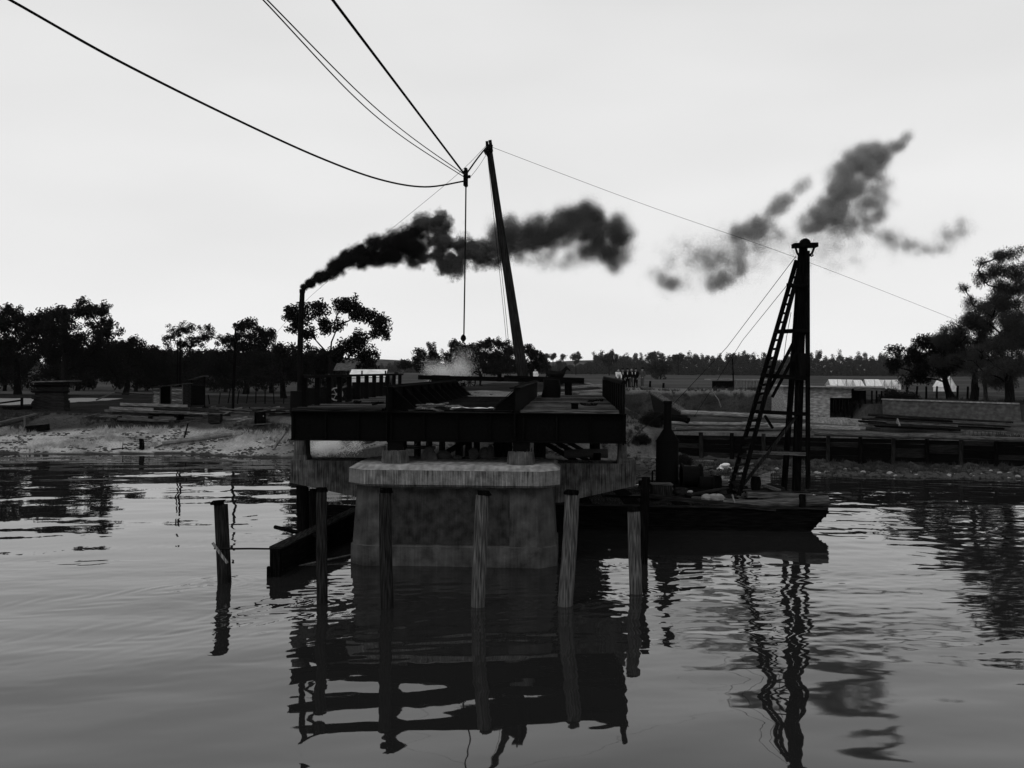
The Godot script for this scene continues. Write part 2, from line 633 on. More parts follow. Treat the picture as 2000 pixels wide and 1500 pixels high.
func make_ground() -> void:
	var xs := []
	var x := -1800.0
	while x <= 1800.0:
		xs.append(x)
		var a := absf(x + 0.01)
		x += 0.45 if a < 46.0 else (1.2 if a < 90.0 else (8.0 if a < 260.0 else 60.0))
	var ds := []
	var d := 46.0
	while d < 2600.0:
		ds.append(d)
		d += 0.4 if d < 92.0 else (0.9 if d < 130.0 else (4.0 if d < 260.0 else (25.0 if d < 700.0 else 120.0)))
	var vs := PackedVector3Array()
	var cs := PackedColorArray()
	for dd in ds:
		for xx in xs:
			var h := land(xx, dd)
			vs.append(Vector3(xx, h, -dd))
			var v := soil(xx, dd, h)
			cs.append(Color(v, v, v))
	var idx := PackedInt32Array()
	var w := xs.size()
	for j in ds.size() - 1:
		for i in w - 1:
			var a := j * w + i
			idx.append_array(PackedInt32Array([a, a + w, a + 1, a + 1, a + w, a + w + 1]))
	var arr := []
	arr.resize(Mesh.ARRAY_MAX)
	arr[Mesh.ARRAY_VERTEX] = vs
	arr[Mesh.ARRAY_COLOR] = cs
	arr[Mesh.ARRAY_INDEX] = idx
	var mesh := ArrayMesh.new()
	mesh.add_surface_from_arrays(Mesh.PRIMITIVE_TRIANGLES, arr)
	var st := SurfaceTool.new()
	st.create_from(mesh, 0)
	st.generate_normals()
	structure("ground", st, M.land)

func make_hills() -> void:
	# two low pasture rises on the horizon
	for e in [[-420.0, 1500.0, 520.0, 26.0], [130.0, 1250.0, 210.0, 19.0]]:
		var st := kit()
		var n := 40
		var pts := []
		for j in 9:
			var row := []
			for i in n + 1:
				var u := float(i) / n * 2.0 - 1.0
				var v := float(j) / 8.0
				var hh: float = e[3] * pow(cos(u * PI * 0.5), 1.3) * sin(v * PI * 0.5) * (1.0 + 0.12 * nz.get_noise_2d(u * 90.0, v * 30.0 + e[0]))
				row.append(Vector3(e[0] + u * e[2], 2.0 + hh, -(e[1] + v * 380.0)))
			pts.append(row)
		for j in 8:
			for i in n:
				quad(st, pts[j][i], pts[j][i + 1], pts[j + 1][i + 1], pts[j + 1][i])
		structure("hill", st, M.hill)

# ---------------------------------------------------------------- water
var pile_feet := []
var wn := FastNoiseLite.new()

func wave(x: float, z: float) -> float:
	var d := -z
	# the stream is ruffled right of the bridge and where it breaks round the piles; the rest lies almost still
	var ruffle := 0.42 + 1.15 * smoothstep(1.5, 7.0, x) * smoothstep(18.5, 25.0, d)
	ruffle += 1.2 * exp(-pow((x + 1.0) / 6.0, 2.0) - pow((d - 26.5) / 2.6, 2.0))
	ruffle += 0.5 * smoothstep(-4.0, -9.0, x) * exp(-pow((d - 29.0) / 3.5, 2.0))
	ruffle *= 0.35 + 1.2 * clampf(0.5 + wn.get_noise_2d(x * 4.0 + 50.0, z * 7.0), 0.0, 1.0)
	var bend := wn.get_noise_2d(x * 2.0, z * 3.0) * 3.0
	var near := 1.0 + 0.5 * smoothstep(26.0, 18.0, d)
	var h := 0.034 * near * wn.get_noise_2d(x * 7.0 + bend * 4.0, z * 17.0 + x * 3.0)
	h += 0.0075 * near * wn.get_noise_2d(x * 18.0 + bend * 6.0 + 30.0, z * 42.0 + x * 6.0)
	h += 0.0085 * ruffle * wn.get_noise_2d(x * 36.0 + 90.0 + bend * 9.0, z * 80.0 + x * 11.0)
	h += 0.0042 * ruffle * wn.get_noise_2d(x * 110.0 - 40.0 + bend * 9.0, z * 200.0 + x * 30.0)
	for f in pile_feet:
		var dx: float = x - f.x
		var dz: float = z - f.z
		var r := sqrt(dx * dx + dz * dz)
		if r < 3.0:
			h += 0.006 * exp(-r * 1.5) * cos(r * 24.0)
		# wake drawn out by the stream towards the left and the near bank
		var along := -0.77 * dx + 0.63 * dz
		if along > 0.1 and along < 11.0:
			var c := absf(0.63 * dx + 0.77 * dz) - 0.13 * along - 0.1 + wn.get_noise_2d(x * 30.0, z * 30.0) * 0.3
			if absf(c) < 0.7:
				h += 0.0075 * exp(-c * c * 16.0) * exp(-along * 0.2) * cos(along * 7.0 + c * 12.0)
	return h

func water_patch(st: SurfaceTool, x0: float, x1: float, d0: float, d1: float, step: float) -> void:
	var nx := int((x1 - x0) / step)
	var nd := int((d1 - d0) / step)
	var hs := PackedFloat32Array()
	for j in nd + 3:
		for i in nx + 3:
			hs.append(wave(x0 + (i - 1) * step, -(d0 + (j - 1) * step)))
	var w := nx + 3
	var vs := PackedVector3Array()
	var ns := PackedVector3Array()
	for j in nd + 1:
		for i in nx + 1:
			var a := (j + 1) * w + i + 1
			vs.append(Vector3(x0 + i * step, hs[a], -(d0 + j * step)))
			ns.append(Vector3(hs[a - 1] - hs[a + 1], 2.0 * step, hs[a + w] - hs[a - w]).normalized())
	for j in nd:
		for i in nx:
			var a := j * (nx + 1) + i
			for k in [a, a + nx + 1, a + 1, a + 1, a + nx + 1, a + nx + 2]:
				st.set_normal(ns[k])
				st.add_vertex(vs[k])

func make_water() -> void:
	wn.seed = 9
	wn.noise_type = FastNoiseLite.TYPE_SIMPLEX_SMOOTH
	wn.frequency = 0.01
	wn.fractal_octaves = 2
	var st := kit()
	water_patch(st, -16.0, 16.0, 12.0, 32.0, 0.08)
	water_patch(st, -48.0, 48.0, 32.0, 76.0, 0.2)
	# the river goes on past what the lens sees
	for r in [[-48.0, -16.0, 12.0, 32.0], [16.0, 48.0, 12.0, 32.0], [-48.0, 48.0, -60.0, 12.0], [-500.0, -48.0, -60.0, 76.0], [48.0, 500.0, -60.0, 76.0]]:
		for q in [Vector3(r[0], 0, -r[2]), Vector3(r[0], 0, -r[3]), Vector3(r[1], 0, -r[2]), Vector3(r[1], 0, -r[2]), Vector3(r[0], 0, -r[3]), Vector3(r[1], 0, -r[3])]:
			st.set_normal(Vector3.UP)
			st.add_vertex(q)
	structure("river", st, M.water)

# ---------------------------------------------------------------- plants and smoke
var leaf_clump: ArrayMesh
var leaf_fine: ArrayMesh
var blade_tuft: ArrayMesh
var fleck_clump: ArrayMesh
var fleck_haze: ArrayMesh
var leaf_feather: ArrayMesh

func scatter_mesh(n: int, radius: float, long: float, wide: float, droop: float, seed_: int) -> ArrayMesh:
	var st := kit()
	var r := RandomNumberGenerator.new()
	r.seed = seed_
	for i in n:
		var c := Vector3(r.randfn(), r.randfn(), r.randfn()).normalized() * radius * pow(r.randf(), 0.5)
		var dir := Vector3(r.randfn(), r.randfn() - droop, r.randfn()).normalized()
		var side := dir.cross(Vector3(r.randfn(), r.randfn(), r.randfn())).normalized()
		var l := long * r.randf_range(0.6, 1.3)
		var w := wide * r.randf_range(0.7, 1.3)
		var a := c - dir * l * 0.5
		var b := c + side * w * 0.5 - dir * l * 0.1
		var e := c + dir * l * 0.5
		var f := c - side * w * 0.5 - dir * l * 0.1
		quad(st, a, b, e, f)
	return st.commit()

func copies(parent: Node, called: String, mesh: Mesh, m: Material, places: Array, kind: String = "") -> MultiMeshInstance3D:
	var mm := MultiMesh.new()
	mm.transform_format = MultiMesh.TRANSFORM_3D
	mm.mesh = mesh
	mm.instance_count = places.size()
	for i in places.size():
		mm.set_instance_transform(i, places[i])
	var o := MultiMeshInstance3D.new()
	o.name = called
	o.multimesh = mm
	o.material_override = m
	if kind:
		o.set_meta("kind", kind)
	if parent != self:
		o.position = -origin_of(parent)
	parent.add_child(o, true)
	return o

# the same, joined into one mesh
func joined(parent: Node3D, called: String, mesh: ArrayMesh, m: Material, places: Array) -> MeshInstance3D:
	var a := mesh.surface_get_arrays(0)
	var v: PackedVector3Array = a[Mesh.ARRAY_VERTEX]
	var n: PackedVector3Array = a[Mesh.ARRAY_NORMAL]
	var vs := PackedVector3Array()
	var ns := PackedVector3Array()
	for t in places:
		vs.append_array(t * v)
		ns.append_array(Transform3D(t.basis.orthonormalized(), Vector3.ZERO) * n)
	var arr := []
	arr.resize(Mesh.ARRAY_MAX)
	arr[Mesh.ARRAY_VERTEX] = vs
	arr[Mesh.ARRAY_NORMAL] = ns
	var o := MeshInstance3D.new()
	o.name = called
	var made := ArrayMesh.new()
	made.add_surface_from_arrays(Mesh.PRIMITIVE_TRIANGLES, arr)
	o.mesh = made
	o.material_override = m
	o.position = -origin_of(parent)
	parent.add_child(o, true)
	return o

func turned(at: Vector3, s: float) -> Transform3D:
	var b := Basis.from_euler(Vector3(rng.randf() * 0.9 - 0.45, rng.randf() * TAU, rng.randf() * 0.9 - 0.45))
	return Transform3D(b.scaled(Vector3.ONE * s), at)

# puffs: [px, py, half width px, half height px, density]; limbs run from the fork to the puffs
func tree(called: String, label: String, group: String, d: float, bx: float, fork: Vector2, r0: float, puffs: Array, leaf: String = "leaf", clump: float = 1.0, bark: String = "bark", deep: float = 0.85, fan: float = 1.0) -> Node3D:
	var base := on_ground(bx, d, -0.2)
	var root := thing(called, label, "tree", base, group)
	var st := kit()
	var f := P(fork.x, fork.y, d)
	var pts := []
	var rad := []
	for i in 6:
		var t := i / 5.0
		pts.append(base.lerp(f, t) + Vector3(nz.get_noise_2d(t * 60.0, bx) * 0.5, 0, nz.get_noise_2d(t * 60.0, bx + 500.0) * 0.5) * t * (1.0 - t) * 3.0)
		rad.append(r0 * (1.25 - 0.5 * t) if i else r0 * 1.5)
	tube(st, pts, rad, 8)
	var px := d / F
	var places := []
	var nodes := [f, base.lerp(f, 0.75), base.lerp(f, 0.5)]
	var order := puffs.duplicate()
	order.sort_custom(func(a, b): return Vector2(a[0], a[1]).distance_to(fork) < Vector2(b[0], b[1]).distance_to(fork))
	for p in order:
		var c := P(p[0], p[1], d) + Vector3(0, 0, rng.randf_range(-1.0, 1.0) * (p[2] + 12.0) * px * deep)
		var from: Vector3 = nodes[0]
		var best := 1e9
		for q in nodes:
			var cost: float = q.distance_to(c) * (1.0 if q == f else fan) + maxf(q.y - c.y + 0.4, 0.0) * 3.0
			if cost < best:
				best = cost
				from = q
		nodes.append(c - Vector3(0, p[3] * px * 0.4, 0))
		var span := from.distance_to(c)
		var mid := from.lerp(c, 0.5) + Vector3(nz.get_noise_2d(p[0] * 30.0, 7.0), nz.get_noise_2d(p[1] * 30.0, 70.0) * 0.6, nz.get_noise_2d(p[0] * 30.0, 170.0)) * span * 0.35
		var rl := clampf(r0 * 0.13 + span * 0.014, 0.025, r0 * 0.45)
		tube(st, [from, from.lerp(mid, 0.5) + Vector3(0, span * 0.03, 0), mid, mid.lerp(c, 0.6) - Vector3(0, span * 0.02, 0), c], [rl * 1.2, rl, rl * 0.85, rl * 0.65, rl * 0.4], 6, false)
		var rx: float = p[2] * px
		var ry: float = p[3] * px
		var rz := (rx + ry) * 0.5 * deep
		for k in 5:
			var q := c + Vector3(rng.randf_range(-0.75, 0.75) * rx, rng.randf_range(-0.3, 0.8) * ry, rng.randf_range(-0.7, 0.7) * rz)
			tube(st, [mid.lerp(c, 0.5), (mid.lerp(c, 0.5) + q) * 0.5 + Vector3(0, 0.15, 0), q], [rl * 0.5, rl * 0.35, 0.015], 4, false)
		var n := int(p[4] * (5.0 if leaf == "leaf_grey" else 3.0) * PI * rx * ry / (clump * clump * 0.36)) + 3
		var lobes := []
		for k in 7:
			var dir := Vector3(rng.randfn(), rng.randfn() + 0.2, rng.randfn()).normalized()
			lobes.append([c + dir * Vector3(rx, ry, rz) * rng.randf_range(0.6, 0.95), rng.randf_range(0.28, 0.5)])
		for k in n:
			var dir := Vector3(rng.randfn(), rng.randfn(), rng.randfn()).normalized()
			var q := c + dir * Vector3(rx, ry, rz) * pow(rng.randf(), 0.42) * 0.86
			if k % 2 and leaf != "leaf_grey":
				var lobe: Array = lobes[rng.randi() % 7]
				q = lobe[0] + dir * Vector3(rx, ry, rz).lerp(Vector3.ONE * minf(rx, ry), 0.5) * lobe[1] * pow(rng.randf(), 0.4)
			if nz.get_noise_3d(q.x * 26.0 / clump, q.y * 26.0 / clump, q.z * 26.0 / clump) > 0.2 and rng.randf() < 0.8:
				continue
			places.append(turned(q, clump * rng.randf_range(0.6, 1.25)))
	part(root, "trunk", st, M[bark])
	joined(root, "crown", leaf_clump if clump > 0.8 else (leaf_feather if leaf == "leaf_grey" else leaf_fine), M[leaf], places)
	return root

func make_trees() -> void:
	var g := "gum trees on the left bank"
	tree("gum_tree", "broad dark gum at the left edge of the picture, behind the rail fence", g, 128.0, 35, Vector2(30, 700), 0.4,
		[[-30, 640, 50, 40, 1.1], [20, 635, 45, 32, 1.2], [60, 645, 40, 30, 1.1], [-20, 690, 60, 36, 1.2], [40, 690, 60, 36, 1.2], [90, 690, 40, 40, 1.0], [-10, 735, 55, 22, 0.7]])
	tree("gum_tree", "tallest dark gum of the left bank, rising behind the plank stack", g, 124.0, 120, Vector2(128, 690), 0.45,
		[[108, 612, 34, 20, 1.0], [150, 602, 46, 20, 1.2], [188, 606, 26, 14, 1.1], [85, 634, 28, 22, 0.9], [135, 640, 50, 26, 1.2], [185, 640, 40, 24, 1.0], [212, 648, 18, 12, 0.8], [110, 676, 60, 30, 1.2], [178, 680, 46, 28, 1.1], [140, 712, 66, 22, 0.9]])
	tree("gum_tree", "low round-topped dark gum between the tallest gum and the hut", g, 132.0, 245, Vector2(248, 720), 0.35,
		[[248, 680, 40, 22, 1.2], [215, 700, 40, 28, 1.2], [285, 700, 40, 24, 1.2], [250, 728, 60, 22, 1.0], [205, 735, 40, 18, 0.8]])
	tree("gum_tree", "thin open-crowned gum rising over the weatherboard hut", g, 150.0, 360, Vector2(362, 705), 0.3,
		[[345, 646, 22, 16, 0.5], [372, 640, 20, 14, 0.5], [330, 664, 16, 12, 0.45], [404, 652, 24, 18, 0.55], [430, 664, 16, 12, 0.6], [365, 672, 40, 14, 0.5], [330, 712, 36, 26, 1.2], [380, 712, 44, 26, 1.2], [350, 742, 50, 20, 0.9]], "leaf", 0.9)
	tree("gum_tree", "ragged dark gum between the two tall bare poles and the chimney", g, 140.0, 480, Vector2(482, 700), 0.35,
		[[465, 640, 20, 14, 0.9], [490, 632, 14, 10, 0.7], [505, 655, 28, 18, 1.1], [535, 655, 16, 14, 0.9], [458, 668, 26, 16, 1.0], [500, 684, 50, 20, 1.2], [445, 700, 36, 26, 1.2], [510, 715, 50, 28, 1.2], [460, 740, 46, 20, 1.0], [425, 720, 30, 26, 1.0]])
	tree("gum_tree", "short dense gum at the foot of the black chimney", g, 118.0, 555, Vector2(552, 715), 0.3,
		[[545, 690, 30, 18, 1.2], [585, 690, 30, 22, 1.1], [560, 718, 50, 24, 1.2], [610, 715, 34, 20, 1.1], [530, 738, 40, 18, 0.9]])
	tree("gum_tree", "spreading gum with bare forked limbs behind the black chimney", g, 112.0, 650, Vector2(645, 700), 0.36,
		[[596, 610, 30, 18, 0.9], [582, 632, 22, 22, 0.9], [628, 602, 22, 16, 1.1], [605, 650, 22, 14, 0.8], [632, 634, 20, 16, 0.9], [668, 600, 22, 16, 1.2], [690, 598, 24, 18, 1.3], [705, 612, 16, 14, 1.0], [728, 616, 22, 14, 1.0], [746, 634, 18, 18, 0.9], [738, 652, 16, 12, 0.6], [664, 634, 14, 10, 0.6], [752, 652, 10, 12, 0.5], [703, 660, 22, 16, 1.1]], "leaf", 1.0, "bark", 0.85, 1.9)
	tree("gum_tree", "low bushy gum under the spreading gum, behind the white canvas", g, 116.0, 700, Vector2(700, 715), 0.3,
		[[690, 676, 28, 16, 1.1], [715, 690, 24, 18, 1.1], [668, 700, 30, 20, 1.1], [725, 712, 20, 18, 1.0], [640, 705, 36, 20, 1.0]])
	for e in [["low dark scrub tree closing the gap at the left edge", 10, 150.0, 70], ["low dark scrub tree behind the plank stack", 150, 155.0, 80], ["low dark scrub tree left of the hut", 265, 150.0, 70], ["low dark scrub tree behind the hut roof", 360, 158.0, 70], ["low dark scrub tree between the hut and the leaning pole", 440, 150.0, 70], ["low dark scrub tree left of the chimney foot", 530, 148.0, 60], ["low dark scrub tree right of the chimney foot", 625, 140.0, 60]]:
		var x: float = e[1]
		var w: float = e[3]
		tree("scrub_tree", e[0], "scrub trees behind the left bank gums", e[2], x, Vector2(x, 735), 0.25, [[x - w * 0.5, 712, w * 0.55, 26, 1.0], [x + w * 0.4, 708, w * 0.55, 28, 1.0], [x, 738, w, 24, 1.0], [x, 700, w * 0.5, 18, 1.0]], "leaf", 1.3)
	g = "gum trees beyond the far end of the bridge"
	tree("gum_tree", "small tufted gum left of the hanging hook, beyond the bridge", g, 190.0, 842, Vector2(842, 700), 0.35,
		[[842, 680, 15, 13, 0.8], [825, 700, 22, 14, 1.2], [860, 694, 26, 14, 1.2], [800, 712, 26, 12, 1.0], [845, 716, 40, 14, 1.2]])
	tree("gum_tree", "dark round gum straight behind the hanging hook", g, 195.0, 905, Vector2(905, 705), 0.4,
		[[885, 676, 14, 10, 0.8], [905, 690, 36, 16, 1.2], [940, 680, 26, 14, 1.2], [900, 712, 50, 16, 1.2], [930, 700, 40, 16, 1.2]])
	tree("gum_tree", "open-topped gum left of the leaning mast foot", g, 185.0, 975, Vector2(975, 705), 0.4,
		[[962, 672, 22, 11, 1.0], [990, 674, 24, 12, 0.6], [1000, 688, 20, 12, 0.8], [970, 694, 36, 14, 1.2], [985, 714, 50, 16, 1.2], [950, 720, 40, 12, 1.2]])
	tree("gum_tree", "dark gum right of the leaning mast foot", g, 180.0, 1040, Vector2(1040, 715), 0.35,
		[[1030, 688, 20, 13, 1.1], [1048, 698, 20, 16, 1.2], [1035, 718, 32, 16, 1.2], [1062, 716, 12, 12, 0.9]])
	g = "gum trees on the right bank"
	tree("gum_tree", "dark drooping gum leaning out over the long pale shed roof end", g, 88.0, 1865, Vector2(1845, 735), 0.3,
		[[1800, 672, 30, 14, 1.2], [1760, 690, 34, 18, 1.2], [1742, 712, 20, 18, 1.1], [1790, 705, 44, 20, 1.2], [1835, 690, 38, 20, 1.2], [1850, 665, 26, 14, 1.1], [1800, 735, 34, 18, 0.9], [1835, 728, 30, 18, 0.8], [1870, 700, 34, 20, 1.0]], "leaf", 0.7)
	var fill_a := []
	var fill_b := []
	for k in 30:
		var u := rng.randf()
		var x := lerpf(1835, 1935, u)
		fill_a.append([x, rng.randf_range(lerpf(655, 590, u), 715), rng.randf_range(11, 19), rng.randf_range(8, 14), 0.8])
	for k in 52:
		var x := rng.randf_range(1905, 2030)
		var top := curve(x, [[1905, 640], [1925, 530], [1950, 500], [1985, 482], [2030, 486]])
		fill_b.append([x, rng.randf_range(top, 735), rng.randf_range(11, 20), rng.randf_range(8, 15), 0.75])
	tree("gum_tree", "leafy grey gum stepping up behind the drooping one", g, 84.0, 1900, Vector2(1905, 720), 0.3,
		[[1868, 640, 24, 18, 1.27], [1840, 646, 12, 9, 0.85], [1890, 620, 26, 16, 1.19], [1900, 592, 24, 16, 1.10], [1912, 640, 34, 20, 1.53], [1880, 668, 40, 18, 1.53], [1925, 672, 34, 22, 1.53], [1835, 662, 20, 12, 1.36], [1905, 700, 40, 20, 1.36], [1890, 560, 12, 8, 0.85], [1935, 610, 26, 16, 1.36]] + fill_a, "leaf_grey", 0.5)
	tree("gum_tree", "tallest gum of the right bank, cut by the picture's right edge", g, 78.0, 1972, Vector2(1960, 700), 0.32,
		[[1982, 492, 26, 15, 1.19], [1945, 502, 22, 13, 0.94], [1918, 512, 10, 9, 0.77], [1960, 525, 26, 16, 1.02], [1995, 530, 28, 20, 1.27], [1930, 548, 20, 14, 0.85], [1975, 565, 32, 20, 1.27], [1950, 590, 30, 20, 1.27], [2000, 600, 34, 26, 1.44], [1970, 630, 36, 24, 1.44], [2010, 660, 40, 30, 1.44], [1960, 670, 40, 24, 1.36], [1990, 710, 44, 26, 1.27], [1945, 715, 34, 18, 1.02], [2040, 560, 40, 50, 1.36], [1975, 745, 40, 18, 0.85]] + fill_b, "leaf_grey", 0.5)
	tree("gum_tree", "slim pale-stemmed gum standing at the right edge above the earth wall", g, 80.0, 1925, Vector2(1918, 735), 0.16,
		[[1905, 715, 20, 16, 0.4], [1940, 735, 26, 14, 0.4], [1920, 690, 20, 16, 0.4]], "leaf_grey", 0.55, "bark_pale")
	# trees out on the plain
	g = "single trees out on the far plain"
	for e in [["round dark tree standing alone in the pale field", 430.0, 1290.0, 713.0, 21.0, 10.0, 1.6],
		["dome-shaped tree on the skyline right of the horse", 700.0, 1190.0, 697.0, 13.0, 8.0, 2.2],
		["feathery tall tree standing over the far wood", 820.0, 1273.0, 692.0, 10.0, 5.0, 1.6],
		["low feathery tree at the middle of the far wood", 820.0, 1325.0, 696.0, 12.0, 5.0, 1.6],
		["round tree on the hill crest above the horse", 760.0, 1125.0, 694.0, 9.0, 6.0, 2.0],
		["leftmost small tree of the hill crest row", 900.0, 1065.0, 694.0, 8.0, 4.0, 2.0],
		["second small tree of the hill crest row", 900.0, 1080.0, 693.0, 7.0, 4.0, 2.0],
		["third small tree of the hill crest row", 900.0, 1100.0, 694.0, 6.0, 3.5, 2.0],
		["bushy tree half way down the hill", 800.0, 1092.0, 707.0, 6.0, 5.0, 2.0],
		["highest tree of the far wood, behind the bare flag pole", 840.0, 1430.0, 697.0, 10.0, 7.0, 2.2]]:
		var d: float = e[1]
		var puffs := [[e[2], e[3], e[4], e[5], 1.0], [e[2] - e[4] * 0.55, e[3] + e[5] * 0.6, e[4] * 0.8, e[5] * 0.8, 1.0], [e[2] + e[4] * 0.5, e[3] + e[5] * 0.7, e[4] * 0.8, e[5] * 0.8, 1.0], [e[2], e[3] + e[5] * 1.3, e[4] * 0.9, e[5] * 0.8, 0.9], [e[2] - e[4] * 0.2, e[3] + e[5] * 2.0, e[4] * 0.7, e[5] * 0.7, 0.8]]
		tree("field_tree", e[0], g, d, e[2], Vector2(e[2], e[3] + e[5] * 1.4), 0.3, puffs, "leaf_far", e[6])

func make_far_wood() -> void:
	var places := []
	for k in 26000:
		var px := rng.randf_range(-150, 2250)
		if px < 1090 and rng.randf() < 0.6:
			continue
		var d := rng.randf_range(820.0, 1050.0)
		var x := (px - 1000.0) / F * d
		var tall := 13.0 + 5.0 * nz.get_noise_2d(px * 3.0, 5.0) + 6.0 * nz.get_noise_2d(px * 14.0, 9.0)
		if px < 1160:
			tall *= 0.5
		places.append(turned(Vector3(x, 2.3 + rng.randf() * maxf(tall, 3.0) * 1.25, -d), rng.randf_range(2.4, 4.4)))
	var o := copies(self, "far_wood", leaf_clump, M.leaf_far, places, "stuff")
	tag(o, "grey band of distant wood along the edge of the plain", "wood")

func make_grass() -> void:
	var places := []
	var dark := []
	for k in 9000:
		var x := rng.randf_range(-46.0, 9.0)
		var d := shore(x) + rng.randf_range(1.2, 13.0)
		if nz.get_noise_2d(x * 14.0, d * 14.0) < 0.1:
			continue
		var t := Transform3D(Basis(Vector3.UP, rng.randf() * TAU).scaled(Vector3.ONE * rng.randf_range(0.5, 1.3)), Vector3(x, land(x, d) - 0.02, -d))
		if d - shore(x) > 7.5 or x > -16.0:
			dark.append(t)
		else:
			places.append(t)
	for k in 3000:
		var x := rng.randf_range(9.0, 46.0)
		var d := rng.randf_range(59.0, 63.0) if k < 1200 else rng.randf_range(76.0, 88.0)
		dark.append(Transform3D(Basis(Vector3.UP, rng.randf() * TAU).scaled(Vector3.ONE * rng.randf_range(0.5, 1.5)), Vector3(x, land(x, d) - 0.02, -d)))
	var clods := []
	for k in 7000:
		var x := rng.randf_range(-46.0, 6.0)
		var d := shore(x) + rng.randf_range(0.3, 10.0)
		if nz.get_noise_2d(x * 22.0 + 900.0, d * 30.0) < 0.02:
			continue
		clods.append(Transform3D(Basis(Vector3.UP, rng.randf() * TAU).scaled(Vector3(1.5, 0.55, 0.9) * rng.randf_range(0.03, 0.1)), Vector3(x, land(x, d) + 0.01, -d)))
	var lump := kit()
	boulder(lump, Vector3.ZERO, Vector3.ONE, 44)
	var oc := copies(self, "clods", lump.commit(), M.clod, clods, "stuff")
	tag(oc, "dark clods and debris strewn over the pale left beach", "clods")
	var o := copies(self, "dry_grass", blade_tuft, M.grass, places, "stuff")
	tag(o, "pale dry grass on the lower left river bank", "grass")
	o = copies(self, "green_grass", blade_tuft, M.grass_dark, dark, "stuff")
	tag(o, "dark grass on the upper banks of both sides", "grass")

# blobs: [px, py, half width px, half height px, turn, optical depth, depth m]
func smoke(called: String, label: String, blobs: Array, m: Material, size: float, sub: float, ragged: float, soft: float = 0.0) -> void:
	var places := []
	for b in blobs:
		var px: float = b[6] / F
		var rx: float = b[2] * px
		var ry: float = b[3] * px
		var c := P(b[0], b[1], b[6])
		var turn := Basis(Vector3(0, 0, 1), -b[4])
		var count: int = int(b[5] * PI * rx * ry / (0.0125 * size * size if soft <= 0.2 else 0.006))
		var made := 0
		var tries := 0
		while made < count and tries < count * 6:
			# each puff is a ball of flecks; the balls pile up to the billowing outline
			var w := Vector3(rng.randfn(), rng.randfn(), rng.randfn()).normalized() * pow(rng.randf(), 0.4)
			var centre := c + turn * (w * Vector3(rx, ry, (rx + ry) * 0.5) * (1.0 - sub * 0.6))
			var r := minf(rx, ry) * sub * rng.randf_range(0.6, 1.25)
			var n := maxi(6, int(count * 0.025))
			for k in n:
				tries += 1
				var q := centre + Vector3(rng.randfn(), rng.randfn(), rng.randfn()).normalized() * r * (pow(rng.randf(), 0.38) if rng.randf() > soft else absf(rng.randfn()) * 0.8)
				if nz.get_noise_3d(q.x * 70.0, q.y * 90.0, q.z * 70.0) < ragged * rng.randf_range(0.3, 1.0) - 0.16:
					continue
				made += 1
				places.append(turned(q, (size if soft <= 0.2 else 0.7) * rng.randf_range(0.7, 1.3)))
	var o := copies(self, called, fleck_haze if soft > 0.2 else fleck_clump, m, places, "stuff")
	tag(o, label, "smoke")

